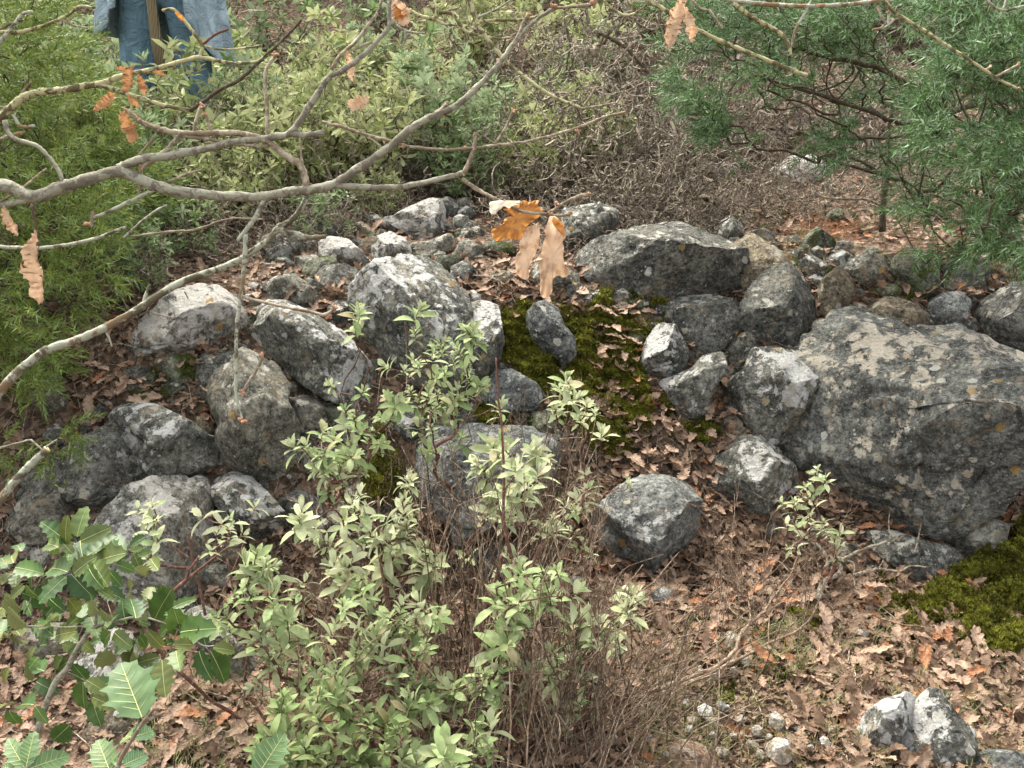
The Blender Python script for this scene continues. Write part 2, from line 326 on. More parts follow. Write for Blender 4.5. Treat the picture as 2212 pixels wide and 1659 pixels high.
M['grass'] = leaf_mat('grass_blade', [(0.09, 0.13, 0.03), (0.18, 0.22, 0.06), (0.33, 0.30, 0.15), (0.12, 0.18, 0.04)], None, 0.3)
M['bark'] = bark_mat('oak_bark', (0.195, 0.175, 0.13), (0.285, 0.275, 0.205), 0.8)
M['bark_l'] = bark_mat('lichened_oak_bark', (0.13, 0.115, 0.075), (0.33, 0.34, 0.26), 0.8, 0.6, (0.26, 0.16, 0.085))
M['bark_y'] = bark_mat('yellow_lichened_bark', (0.14, 0.12, 0.06), (0.38, 0.36, 0.20), 0.8)
M['twig'] = bark_mat('oak_twig', (0.23, 0.18, 0.12), (0.36, 0.31, 0.23), 0.6)
M['bud'] = NT('oak_bud').surf((0.36, 0.19, 0.11), 0.7)
M['cut'] = NT('cut_wood').surf((0.60, 0.42, 0.22), 0.8)
M['dark_bark'] = bark_mat('juniper_bark', (0.075, 0.055, 0.035), (0.15, 0.125, 0.085), 0.3)
M['stem_red'] = bark_mat('red_brown_stem', (0.17, 0.085, 0.062), (0.27, 0.17, 0.13), 0.4)
M['stem_dead'] = bark_mat('dead_stem', (0.23, 0.155, 0.105), (0.38, 0.30, 0.22), 0.6)
M['stem_grey'] = bark_mat('grey_dead_stem', (0.19, 0.15, 0.105), (0.37, 0.32, 0.25), 0.7)
M['stem_brown'] = bark_mat('brown_stem', (0.11, 0.07, 0.045), (0.22, 0.155, 0.11), 0.4)
M['needle_red'] = leaf_mat('fallen_red_needles', [(0.30, 0.10, 0.04), (0.45, 0.16, 0.05), (0.22, 0.09, 0.05)], None, 0.2)
M['pebble'] = rock_mat('pebble', (0.40, 0.33, 0.24), (0.55, 0.48, 0.38), (0.74, 0.71, 0.66), 0.6, 0.5, 1.5)

# ------------------------------------------------------------------ ground sheet
def grow_axis(lo, hi, step, far, g=1.12):
    a = list(np.arange(lo, hi + 1e-6, step)); s = step
    while a[-1] < far: s *= g; a.append(a[-1] + s)
    s = step; b = [a[0]]
    while b[-1] > -far: s *= g; b.append(b[-1] - s)
    return np.array(b[::-1][:-1] + a)
xs = grow_axis(-2.2, 2.6, 0.0125, 60); ys = grow_axis(1.2, 5.6, 0.0125, 60)
X, Y = np.meshgrid(xs, ys); nx, ny = len(xs), len(ys)
Zg = ground_z(X, Y)
qd = np.stack([X, Y, X * 0], -1)
Zg = Zg + 0.006 * fbm(qd * 45, 2) * (np.abs(X) < 5)
g = MB(); ii = (np.arange(ny - 1)[:, None] * nx + np.arange(nx - 1)[None, :])
g.add(np.stack([X, Y, Zg], -1), np.stack([ii, ii + 1, ii + 1 + nx, ii + nx], -1))
tag(g.obj('ground', M['soil'], smooth=True), kind='structure')

# ------------------------------------------------------------------ rocks
def icos(n):
    import bmesh
    bm = bmesh.new(); bmesh.ops.create_icosphere(bm, subdivisions=n, radius=1); bm.verts.ensure_lookup_table()
    v = np.array([a.co[:] for a in bm.verts]); t = np.array([[b.index for b in f.verts] for f in bm.faces]); bm.free(); return v, t
ICO = {k: icos(k) for k in (3, 4, 5, 6)}
def rock_shape(poly, scale, seed, thick, cuts=15, sub=5, rough=1.0, sharp=0.75):
    """poly: outline (N,2) about its centre in metres, screen plane (x right, y up). returns verts (x, y, towards viewer)"""
    r = np.random.RandomState(seed); v, t = ICO[sub]; v = v.copy()
    th = np.arctan2(poly[:, 1], poly[:, 0]); o = np.argsort(th); th = th[o]; rad = np.hypot(poly[:, 0], poly[:, 1])[o]
    # radius of the polygon along every direction: intersect the ray with polygon edges
    A = np.linspace(-pi, pi, 361); pr = np.zeros(361); Q = np.roll(poly, -1, axis=0)
    for i, a in enumerate(A):
        d = np.array([cos(a), sin(a)]); e = Q - poly; den = d[0] * e[:, 1] - d[1] * e[:, 0]; den = np.where(np.abs(den) < 1e-12, 1e-12, den)
        tt = (poly[:, 0] * e[:, 1] - poly[:, 1] * e[:, 0]) / den; uu = (poly[:, 0] * d[1] - poly[:, 1] * d[0]) / den
        ok = (tt > 0) & (uu >= -1e-6) & (uu <= 1 + 1e-6); pr[i] = tt[ok].max() if ok.any() else rad.mean()
    pr = (np.roll(pr, 1) + pr * 2 + np.roll(pr, -1)) / 4
    a = np.arctan2(v[:, 1], v[:, 0]); s = np.hypot(v[:, 0], v[:, 1]); R = np.interp(a, A, pr)
    w = s ** sharp; x = np.cos(a) * R * w; y = np.sin(a) * R * w
    z = np.sign(v[:, 2]) * np.abs(v[:, 2]) ** 0.8 * thick
    p = np.stack([x, y, z], -1); mr = pr.mean()
    # facets: flatten the front with random planes
    n0 = [(-0.1, 0.75, 0.65), (0.05, -0.25, 0.97), (0.6, 0.1, 0.75), (-0.6, 0.0, 0.75)]
    for k in range(cuts):
        if k < len(n0): nn = np.array(n0[k]) + r.normal(size=3) * 0.22
        else: nn = r.normal(size=3); nn[2] = abs(nn[2]) + 0.25
        nn /= np.linalg.norm(nn); d = p @ nn; lim = np.percentile(d, 99.5) * r.uniform(0.52, 0.84)
        ex = d - lim; p = p - np.where(ex > 0, ex * 0.985, 0)[:, None] * nn
    so = r.uniform(0, 50, 3)
    nv = p / (np.linalg.norm(p, axis=1, keepdims=True) + 1e-9); u = p / mr
    rid = 1 - np.abs(fbm(u * 1.6 + so, 4, 0.55)) * 2
    crack = np.clip(1 - np.abs(fbm(u * 1.1 + so + 9, 3)) * 16, 0, 1)
    pit = np.clip(fbm(u * 5 + so + 20, 2) - 0.25, 0, 1)
    bd = (np.sqrt(np.clip(1 - np.clip(s, 0, 1) ** 6, 0, 1)) * 0.75 + 0.25)
    disp = rough * mr * (0.06 * fbm(u * 1.7 + so, 5, 0.58) + 0.05 * (rid - 0.6) * bd - 0.075 * crack * bd - 0.14 * pit * bd + 0.04 * fbm(u * 8 + so, 4, 0.65) + (0.022 * fbm(u * 19 + so, 3, 0.7) - 0.03 * np.clip(fbm(u * 13 + so + 5, 2) - 0.2, 0, 1) if sub >= 6 else 0))
    p = p + nv * disp[:, None]
    # scale every bearing so that the body fills its outline again
    a = np.arctan2(p[:, 1], p[:, 0]); rr = np.hypot(p[:, 0], p[:, 1]); nb = 48; bi = np.clip(((a + pi) / (2 * pi) * nb).astype(int), 0, nb - 1)
    mx = np.zeros(nb); np.maximum.at(mx, bi, rr); cen = (np.arange(nb) + 0.5) / nb * 2 * pi - pi; ra = np.interp(cen, A, pr) / np.maximum(mx, 1e-6)
    ra = np.clip(ra, 0.7, 1.7); ra = (np.roll(ra, 1) + 2 * ra + np.roll(ra, -1)) / 4; ra3 = np.tile(ra, 3); c3 = np.concatenate([cen - 2 * pi, cen, cen + 2 * pi])
    p[:, :2] *= np.interp(a, c3, ra3)[:, None]
    return p, t, mr
ROCKN = [0]
rock_list = []; POLYS = []
def rock(reg, pts, mat, label, name='rock', thick=0.8, push=0.25, sub=None, rough=0.9, cuts=13, group=None, depth=None, cat='rock', sharp=0.5, gs=1.17):
    ROCKN[0] += 1; pts = np.array(Z(reg, pts))[:, :2]; POLYS.append(pts)
    c = (pts.max(0) + pts.min(0)) / 2; c = 0.5 * c + 0.5 * pts.mean(0)
    h = hit1(*c); hb = np.dot(hit1(c[0], pts[:, 1].max() - 4) - CAM, F_); d = np.dot(h - CAM, F_); d = (hb + 0.35 * thick * np.hypot(*(pts - c).T).mean() * hb / FPX) if c[1] < 600 else 0.6 * d + 0.4 * hb
    if depth: d = depth
    s = d / FPX; poly = (pts - c) * [1, -1] * s * gs; mr = np.hypot(*poly.T).mean()
    d -= push * mr * thick; ctr = P(c[0], c[1], d); px = mr / s
    if sub is None: sub = 6 if px > 150 else 5 if px > 38 else 4
    v, t, _ = rock_shape(poly * d / (d + push * mr * thick), 1, 100 + ROCKN[0] * 7, mr * thick, cuts, sub, rough, sharp)
    # local frame faces the spot the rock was seen from
    rr = ray(*c); f = rr / np.linalg.norm(rr); x = np.cross(f, [0, 0, 1.0]); x /= np.linalg.norm(x); up = np.cross(x, f)
    W = v[:, :1] * x + v[:, 1:2] * up - v[:, 2:3] * f
    mb = MB(); mb.add(W, t=t); o = mb.obj(name, RM[mat], smooth=True); o.location = tuple(ctr)
    rock_list.append((o, c, mr, ctr)); return tag(o, label, cat, group)

rock(4, [(800,500),(880,440),(1060,330),(1090,260),(1300,215),(1420,240),(1560,330),(1620,420),(1610,560),(1500,600),(1300,640),(1000,660),(880,680),(810,640)], 'pale', 'wide grey slab with a white crusted top, under the sloping lichened oak branch', cuts=15)
rock(0, [(563,705),(575,665),(592,643),(640,658),(690,690),(740,722),(792,785),(822,835),(858,880),(860,905),(800,912),(740,880),(680,840),(620,790),(570,758)], 'spot', 'long dark block lying diagonally with white spots along its upper edge', cuts=15)
rock(4, [(1380,830),(1480,740),(1620,640),(1720,700),(1800,740),(1880,900),(1840,960),(1900,1100),(1900,1240),(1920,1380),(1880,1520),(1810,1550),(1700,1480),(1560,1400),(1420,1250),(1400,1180),(1440,1060),(1370,930)], 'mid', 'tall blocky grey stone standing in the middle of the left rubble, below the diagonal block', cuts=15, push=0.4)
rock(4, [(1280,700),(1350,650),(1500,640),(1620,630),(1640,700),(1500,780),(1420,860),(1360,920),(1300,860),(1280,780)], 'dark', 'dark grey stone tucked behind the upper left corner of the tall blocky stone')
rock(4, [(1030,660),(1130,620),(1230,650),(1280,700),(1270,770),(1170,835),(1060,800),(1020,740)], 'green', 'small greenish grey stone just below the white topped slab', push=0.5)
rock(4, [(900,780),(960,740),(1040,790),(1030,850),(950,870),(910,840)], 'green', 'very small green grey stone at the left of the small stone below the slab', push=0.4)
rock(4, [(1000,860),(1080,810),(1170,840),(1260,850),(1200,890),(1090,915),(1010,890)], 'green', 'flat small stone wedged beneath the small greenish stone')
rock(4, [(845,930),(890,855),(960,860),(1030,900),(1040,970),(960,990),(870,990)], 'green', 'small angular stone beside the brown leaf pile on the left')
rock(4, [(760,1020),(900,960),(1000,960),(1100,1010),(1230,1100),(1330,1190),(1440,1230),(1500,1340),(1460,1400),(1300,1470),(1150,1460),(1050,1480),(970,1460),(930,1330),(890,1240),(850,1110),(780,1100)], 'spot', 'spotted stone sloping down to the right between the left block and the tall blocky stone', cuts=15, push=0.35)
rock(4, [(210,1400),(330,1310),(480,1230),(640,1160),(780,1095),(840,1110),(880,1200),(940,1290),(960,1450),(900,1560),(800,1640),(700,1658),(560,1640),(440,1530),(300,1500),(210,1490)], 'dark', 'large dark wedge shaped stone with a tan upper face at the left of the rubble', cuts=15, push=0.4)
rock(4, [(1860,930),(2000,920),(2100,970),(2120,1060),(2050,1130),(1980,1200),(1950,1210),(1900,1080)], 'mid', 'grey stone between the tall blocky stone and the grey leaved shrub')
rock(0, [(478,1035),(510,1022),(548,1035),(580,1075),(612,1115),(628,1150),(600,1163),(560,1165),(520,1150),(490,1110),(472,1070)], 'spot', 'dark stone with a white patch low down, below the tall blocky stone', push=0.4)
rock(0, [(30,1110),(70,1062),(130,1055),(165,1090),(172,1130),(140,1160),(90,1170),(40,1160),(15,1140)], 'mid', 'low rounded grey stone at the left edge behind the spiny green leaves', push=0.4)
rock(0, [(215,1140),(290,1062),(350,1045),(440,1055),(466,1085),(455,1140),(445,1190),(460,1240),(435,1310),(380,1335),(330,1325),(280,1290),(240,1240),(218,1185)], 'pale', 'big pale lichen crusted stone behind the spiny green leaves at lower left', cuts=15, push=0.45)
rock(4, [(230,850),(400,800),(470,860),(440,1000),(300,1040),(220,960)], 'mid', 'grey stone half hidden by the juniper at the left edge', push=0.1)
rock(0, [(590,600),(640,596),(670,620),(706,663),(700,680),(650,668),(587,645)], 'mid', 'narrow stone behind the upper end of the diagonal block', push=0.2)
rock(0, [(686,595),(705,578),(745,575),(772,590),(768,630),(745,650),(705,655),(688,635)], 'dark', 'small dark squarish stone at the left shoulder of the big rounded stone')
rock(2, [(230,1450),(400,1370),(560,1300),(640,1310),(655,1380),(650,1450),(690,1500),(560,1560),(420,1560),(330,1490)], 'pale', 'white crusted rock at the top of the wall, left of the hanging orange leaves', thick=0.7)
rock(2, [(240,1540),(320,1510),(420,1570),(440,1640),(430,1720),(300,1740),(220,1700),(210,1600)], 'pale', 'small pale stone below the left part of the white crusted rock', thick=0.7)
rock(2, [(440,1575),(560,1565),(690,1515),(720,1560),(690,1620),(600,1670),(480,1680),(440,1640)], 'mid', 'flat grey ledge stone directly under the white crusted rock', thick=0.7)
rock(2, [(-120,1560),(-60,1540),(40,1560),(130,1640),(150,1710),(40,1750),(-80,1720),(-130,1640)], 'pale', 'pale angular stone left of the white crusted rock at the top of the wall', thick=0.7)
rock(0, [(768,660),(775,625),(810,590),(850,570),(890,560),(940,575),(975,610),(1002,645),(1010,690),(1020,740),(1035,790),(1040,840),(1000,880),(950,885),(890,865),(840,820),(805,775),(780,720)], 'spot', 'big rounded grey stone with a white cap behind the tallest grey leaved shoots', cuts=15, push=0.45, sub=6)
rock(0, [(1000,690),(1012,668),(1040,660),(1075,672),(1085,740),(1070,800),(1062,850),(1040,870),(1015,850),(1000,780)], 'spot', 'upright narrow grey stone at the right flank of the big rounded stone', push=0.3)
rock(5, [(810,250),(850,225),(900,260),(880,330),(830,340),(800,310)], 'chalk', 'small clean white stone on the ledge beside the big rounded stone', push=0.5)
rock(5, [(1000,330),(1020,350),(1000,400),(930,390),(860,370),(840,340),(900,320)], 'pale', 'low pale stone below the small clean white stone', push=0.3)
rock(5, [(870,920),(1000,760),(1100,750),(1240,830),(1290,900),(1230,990),(1100,1000),(900,1025),(840,990)], 'blue', 'bluish grey slab in the middle behind the bare brown stems', push=0.3)
rock(5, [(1210,390),(1260,330),(1330,315),(1400,360),(1430,450),(1490,520),(1505,620),(1430,705),(1330,700),(1270,630),(1230,540),(1195,470)], 'blue', 'grey rounded stone ringed by bright moss in the middle of the wall', push=0.7, thick=0.9)
rock(0, [(880,940),(960,925),(1060,930),(1140,935),(1205,960),(1190,1040),(1100,1100),(1010,1160),(910,1170),(850,1110),(862,1000)], 'blue', 'large dull blue grey rock in shade behind the grey leaved shrub', push=0.1)
rock(0, [(1262,560),(1300,520),(1390,495),(1460,488),(1540,508),(1590,540),(1608,590),(1585,620),(1530,640),(1480,645),(1400,638),(1310,620),(1280,600)], 'dark', 'wide dark capstone with an upright white patch at the top of the wall', cuts=7, push=0.45, thick=0.7)
rock(0, [(1200,500),(1225,455),(1290,445),(1335,460),(1325,490),(1275,535),(1230,555),(1205,540)], 'dark', 'dark rock behind the hanging orange leaves', push=0.2)
rock(0, [(1582,540),(1620,512),(1680,545),(1722,592),(1660,620),(1610,648),(1572,640)], 'brown', 'brown grey slanting stone at the right end of the wide capstone', push=0.2)
rock(6, [(380,400),(430,260),(500,150),(600,85),(700,90),(780,200),(820,300),(830,420),(780,520),(660,620),(540,610),(440,520),(390,460)], 'dark', 'egg shaped dark stone with a white blaze on its left side', cuts=15, push=0.5, thick=0.9)
rock(0, [(1445,668),(1465,648),(1540,643),(1580,652),(1600,680),(1588,720),(1545,758),(1510,766),(1475,745),(1450,705)], 'dark', 'dark blocky stone directly beneath the right half of the capstone', push=0.4)
rock(6, [(230,640),(330,550),(400,490),(480,560),(470,630),(400,700),(300,690)], 'mid', 'small stone wedged under the lower left of the egg shaped stone', push=0.4)
rock(6, [(840,470),(860,300),(900,170),(990,85),(1050,130),(1100,210),(1090,280),(1000,370),(930,420),(860,500)], 'brown', 'flat upright leaf shaped brown grey stone right of the egg shaped stone', thick=0.6, rough=0.7)
rock(6, [(1060,120),(1090,40),(1180,-20),(1280,10),(1310,90),(1290,200),(1200,240),(1110,225)], 'mid', 'grey stone behind the leaf shaped upright stone', thick=0.7)
rock(6, [(1350,120),(1380,20),(1450,-40),(1560,-10),(1630,90),(1650,200),(1610,280),(1520,250),(1430,200)], 'green', 'rough dark greenish stone at the top right under the juniper needles')
rock(6, [(1640,50),(1800,10),(1950,30),(1995,120),(1930,205),(1800,215),(1700,170)], 'dark', 'smooth dark stone under the juniper near the right edge')
rock(6, [(1210,440),(1235,330),(1320,280),(1400,290),(1480,310),(1565,370),(1555,440),(1480,500),(1380,530),(1280,500)], 'brown', 'squat brownish stone sitting in red needles behind the giant boulder', push=0.45)
rock(6, [(1560,320),(1640,260),(1780,235),(1835,290),(1825,420),(1760,480),(1640,470),(1570,400)], 'blue', 'slate grey stone right of the squat brownish stone')
rock(6, [(1875,430),(1900,320),(1990,290),(2090,205),(2212,165),(2360,200),(2400,500),(2330,640),(2212,670),(2080,645),(1950,590),(1880,510)], 'dark', 'big dark speckled rock cut by the right edge of the view', push=0.4)
rock(6, [(1210,260),(1300,180),(1400,190),(1445,240),(1380,280),(1250,300)], 'green', 'low greenish stone just above the squat brownish stone')
rock(0, [(1705,960),(1700,900),(1722,850),(1752,800),(1745,765),(1762,725),(1800,690),(1850,682),(1885,700),(1940,722),(2000,716),(2060,712),(2120,745),(2190,765),(2260,780),(2310,850),(2270,930),(2205,965),(2150,1040),(2110,1110),(2060,1140),(1980,1142),(1880,1152),(1830,1130),(1770,1090),(1722,1035)], 'boulder', 'giant rough grey boulder with cream and orange lichen patches at the right', name='boulder', cuts=15, push=0.55, thick=0.7, sub=6, rough=1.0, cat='boulder', sharp=0.6)
rock(6, [(300,850),(400,770),(440,640),(560,625),(700,640),(830,720),(840,880),(740,1000),(730,1140),(640,1190),(520,1175),(400,1110),(330,1020)], 'spot', 'knobbly pitted stone leaning on the left side of the giant boulder', push=0.75, cuts=15)
rock(6, [(225,1340),(280,1240),(400,1175),(520,1210),(620,1280),(700,1360),(715,1480),(640,1580),(520,1640),(380,1650),(270,1590),(210,1470)], 'spot', 'round stone with a pure white patch below the knobbly pitted stone', push=0.5)
rock(6, [(640,1220),(720,1170),(810,1230),(840,1330),(780,1410),(680,1350)], 'dark', 'small dark stone between the round white patched stone and the giant boulder', push=0.6)
rock(0, [(1382,800),(1398,740),(1420,705),(1455,708),(1482,760),(1475,800),(1430,822),(1393,817)], 'spot', 'black and white blotched stone at the right edge of the moss', push=0.6)
rock(0, [(1425,832),(1490,802),(1510,775),(1548,768),(1562,800),(1535,845),(1525,890),(1492,928),(1465,918),(1448,872)], 'spot', 'mossy edged upright stone below the black and white blotched stone', push=0.5)
rock(0, [(1262,1205),(1283,1130),(1330,1070),(1380,1040),(1440,1033),(1482,1055),(1507,1110),(1492,1160),(1452,1192),(1430,1222),(1380,1242),(1320,1248),(1280,1232)], 'blue', 'bluish grey lumpy stone alone on the slope in front of the leaf pile', cuts=15, push=0.5)
rock(9, [(1090,190),(1250,170),(1350,150),(1500,180),(1750,200),(1860,320),(1800,390),(1700,455),(1550,450),(1450,390),(1250,290),(1130,250)], 'dark', 'dark ledge stone with moss directly beneath the giant boulder', thick=0.9, push=0.2)
rock(9, [(1720,200),(1780,120),(1900,25),(2070,60),(2055,170),(1970,290),(1925,345),(1800,290)], 'mid', 'tilted square grey block under the right side of the giant boulder', push=0.7, rough=0.8)
rock(9, [(2160,180),(2212,110),(2320,100),(2320,260),(2212,260)], 'pale', 'pale stone cut by the right edge above the big moss bank', push=0.4)
rock(9, [(1150,1450),(1195,1330),(1280,1240),(1400,1175),(1470,1185),(1495,1240),(1455,1340),(1415,1430),(1400,1560),(1340,1650),(1200,1660),(1150,1570)], 'spot', 'left half of the split white and green stone at the lower right', push=0.8, rough=0.6, cuts=8, gs=1.12)
rock(9, [(1510,1250),(1560,1185),(1630,1170),(1700,1245),(1760,1310),(1850,1360),(1875,1450),(1850,1560),(1740,1600),(1650,1650),(1540,1680),(1425,1660),(1412,1560),(1440,1430),(1475,1340)], 'spot', 'right half of the split white and green stone at the lower right', push=0.8, rough=0.6, cuts=8, gs=1.12)
rock(9, [(1880,1658),(2000,1575),(2150,1550),(2320,1560),(2340,1750),(1900,1760)], 'blue', 'grey stone cut by the bottom right corner of the view', push=0.4)
rock(9, [(-110,1540),(0,1495),(110,1510),(190,1580),(215,1660),(150,1760),(-80,1760),(-150,1640)], 'tan', 'sandy orange stone cut by the bottom edge of the view', push=0.4, rough=0.7)
rock(9, [(1640,1200),(1700,1150),(1785,1190),(1775,1260),(1690,1250)], 'green', 'small dull green stone behind the split stone', push=0.4)
rock(7, [(1265,610),(1380,605),(1470,700),(1480,780),(1560,880),(1660,980),(1725,1120),(1660,1175),(1560,1150),(1440,1080),(1400,960),(1300,850),(1260,730)], 'mid', 'long grey stone sloping down to the right beside the spiny leaves', push=0.4, rough=0.8)
rock(7, [(520,960),(600,870),(760,780),(860,830),(900,950),(970,1050),(960,1170),(880,1260),(760,1250),(640,1160),(540,1070)], 'pale', 'pale stone behind the large light green spiny leaf', push=0.3)
rock(7, [(140,770),(300,740),(430,760),(480,850),(430,960),(300,1000),(170,980),(120,870)], 'brown', 'brown grey stone at the left edge low down behind the spiny leaves', push=0.3)
rock(7, [(500,1390),(620,1340),(800,1280),(900,1310),(910,1450),(800,1510),(620,1510),(500,1460)], 'brown', 'brown stone near the bottom left below the pale stone', push=0.3)
rock(7, [(1190,640),(1245,565),(1290,650),(1305,770),(1220,750)], 'dark', 'small pointed dark stone by the pale lichen crusted stone', push=0.5)
rock(0, [(595,1090),(650,1060),(685,1085),(700,1140),(650,1158),(610,1135)], 'dark', 'dark stone in shade left of the grey leaved shrub', push=0.2)
rock(9, [(490,120),(600,70),(660,110),(620,160),(530,170)], 'mid', 'small half buried stone left of the small right hand sage plant', push=0.4)
rock(3, [(20,700),(60,655),(160,645),(260,700),(305,760),(250,810),(100,800)], 'chalk', 'chalky white rock far up among the bare twigs, the highest one', gs=1.3, push=0.8, thick=0.6)
rock(3, [(590,1120),(700,1030),(820,1020),(910,1080),(840,1160),(660,1170)], 'chalk', 'chalky rock behind the hanging juniper tuft at the right', gs=1.3, push=0.8, thick=0.6)
rock(3, [(100,1080),(260,1050),(360,1095),(340,1150),(190,1150)], 'chalk', 'yellowish white flat rock beside the dark twisted stump', gs=1.3, push=0.8, thick=0.6)
rock(3, [(940,1400),(1000,1355),(1100,1375),(1120,1430),(1040,1460),(950,1440)], 'green', 'small green grey stone above the orange needles', push=0.5)
rock(3, [(820,1520),(870,1475),(960,1535),(1010,1610),(880,1640),(780,1600)], 'green', 'triangular green grey stone left of the orange needles', push=0.4)
rock(3, [(-10,830),(120,780),(300,830),(400,930),(340,1000),(150,1010),(0,940)], 'chalk', 'broad chalky white rock half hidden by the twig thicket', gs=1.3, push=0.8, thick=0.6)
rock(2, [(190,1160),(330,1090),(450,1045),(600,1035),(650,1090),(560,1150),(350,1180)], 'pale', 'whitish rock beneath the cut end of the oak branch', thick=0.6)
rock(2, [(470,930),(560,870),(700,895),(780,960),(680,1010),(510,990)], 'blue', 'bluish stone among the bushes above the whitish rock', thick=0.6)
rock(5, [(935,140),(1000,95),(1100,105),(1125,150),(1040,205),(950,185)], 'brown', 'small tan stone in the leaf litter left of the hanging leaves', push=0.4)
rock(2, [(910,1600),(1000,1555),(1110,1590),(1120,1660),(1000,1680),(910,1650)], 'green', 'low mossy stone behind the hanging orange leaves', thick=0.7)
rock(5, [(1200,110),(1270,50),(1400,60),(1510,110),(1525,190),(1430,255),(1280,245),(1215,190)], 'mid', 'grey stone directly behind the tips of the hanging leaves', push=0.5)
rock(6, [(690,600),(840,540),(860,600),(770,650)], 'mid', 'small stone at the foot of the egg shaped stone', push=0.6)
rock(6, [(1850,0),(2000,-30),(2150,20),(2240,120),(2120,160),(1990,110)], 'tan', 'pale tan slab at the upper right under the juniper', thick=0.5)
rock(6, [(1060,330),(1130,310),(1210,330),(1220,400),(1140,390)], 'mid', 'small stone at the top of the giant boulder', push=0.5)
rock(0, [(250,880),(285,870),(300,905),(285,925),(255,915)], 'dark', 'small dark stone at the left corner of the sloping spotted stone', push=0.4)
rock(0, [(1000,1190),(1060,1180),(1110,1200),(1100,1240),(1030,1250)], 'blue', 'half hidden grey stone at the foot of the shaded rock', push=0.3)
rock(9, [(235,840),(300,780),(380,810),(390,900),(320,960),(240,930)], 'brown', 'round tan stone lying in the leaves beside the dead twigs', push=0.4, rough=0.6)
rock(0, [(1395,1300),(1420,1270),(1450,1275),(1455,1310),(1420,1325)], 'blue', 'small blue grey stone below the lumpy bluish stone', push=0.4)

# packing stones wherever the wall still shows a gap
def inpoly(x, y, poly):
    c = np.zeros(len(x), bool); n = len(poly); j = n - 1
    for i in range(n):
        xi, yi = poly[i]; xj, yj = poly[j]
        m = ((yi > y) != (yj > y)) & (x < (xj - xi) * (y - yi) / (yj - yi + 1e-9) + xi); c ^= m; j = i
    return c
walls = [([(60, 1000), (230, 860), (300, 790), (520, 600), (640, 560), (820, 540), (1000, 640), (1080, 700), (1090, 880), (860, 1150), (640, 1180), (560, 1130), (430, 1350), (220, 1330), (20, 1170)], 105),
         ([(1240, 640), (1400, 640), (1480, 700), (1560, 500), (1700, 520), (2212, 600), (2212, 760), (1800, 690), (1740, 800), (1700, 1150), (1560, 1110), (1560, 880), (1440, 790)], 75), ([(600, 520), (1000, 440), (1060, 560), (980, 640), (700, 660), (560, 620)], 38), ([(1700, 1150), (2120, 1150), (2100, 1240), (1750, 1230)], 14), ([(880, 880), (1200, 880), (1220, 1130), (900, 1180)], 9)]
taken = list(POLYS); npk = 0
for poly, want in walls:
    poly = np.array(poly, float); lo, hi = poly.min(0), poly.max(0); got = 0
    for tr in range(4000):
        if got >= want: break
        a, b = rng.uniform(lo, hi); s = 12 + rng.rand() ** 2 * 24
        if not inpoly(np.array([a]), np.array([b]), poly)[0]: continue
        an = np.arange(10) * 2 * pi / 10; ring = np.c_[a + 0.8 * s * np.cos(an), b + 0.8 * s * np.sin(an)]
        if sum(inpoly(ring[:, 0], ring[:, 1], q).sum() for q in taken) > (5 if s > 22 else 7): continue
        if any(inpoly(np.array([a]), np.array([b]), q)[0] for q in taken): continue
        an = np.sort((np.arange(7) + rng.rand(7) * 0.7) * 2 * pi / 7); rk = rng.uniform(0.8, 1.2, 7)
        pp = [(a + s * rk[i] * cos(t) * 1.15, b + s * rk[i] * sin(t)) for i, t in enumerate(an)]; taken.append(np.array(pp)); got += 1; npk += 1
        rock(0, pp, ['mid', 'dark', 'green', 'brown', 'spot', 'mid', 'dark'][npk % 7], 'small rough stone packed in a gap between the bigger wall stones', name='packing_stone', group='small packing stones in the gaps of the wall', push=rng.uniform(-0.1, 0.4), sub=4, cat='stone', cuts=12)

# pebbles
pts = [(9,(145,1340),40),(9,(245,1300),26),(9,(285,1310),14),(9,(610,1410),48),(9,(480,1470),32),(9,(210,1100),28),(9,(95,1065),26),(9,(405,1015),28),(9,(735,1455),14),(9,(40,1455),22),(9,(195,1490),18),(9,(625,1600),70),
       (9,(255,1605),32),(9,(20,1290),22),(8,(1385,1490),28),(8,(1510,490),34),(8,(1740,1520),34),(9,(500,1620),24),(9,(920,1540),28),(9,(380,1390),24),(9,(450,1560),30),(9,(190,1400),34),(9,(330,1080),24),(9,(960,1460),22),
       (8,(860,800),30),(9,(1160,830),28),(9,(60,1390),26),(9,(560,1510),20),(9,(110,1240),16),(8,(1990,1520),22),(8,(1940,1330),22),(8,(2040,1310),30),(9,(820,1580),20),(9,(700,1530),22),(9,(330,1500),18),(8,(1600,1560),24)]
for k, (rg, c, s) in enumerate(pts):
    an = np.sort((np.arange(7) + rng.rand(7) * 0.6) * 2 * pi / 7); e = rng.uniform(0.7, 1.25)
    w = k in (0, 1, 2, 5, 8, 9, 10, 14, 15)
    ang = rng.rand() * pi
    pp = []
    for t in an:
        x, y = s * e * cos(t), s / e * 0.8 * sin(t)
        pp.append((c[0] + x * cos(ang) - y * sin(ang), c[1] + x * sin(ang) + y * cos(ang)))
    o = rock(rg, pp, 'chalk' if w else 'tan' if k % 5 == 3 else 'brown' if k % 3 == 0 else 'chalk', 'small white pebble on the bare soil at the bottom' if w else 'small buff pebble lying on soil among dead leaves',
         name='pebble', sub=4, rough=0.6, cuts=6, push=1.6, gs=1.5, group='white pebbles on the soil' if w else 'buff pebbles on the soil', cat='pebble', thick=0.8)
    o.location.z += 0.020
    if not w: o.data.materials[0] = M['pebble']
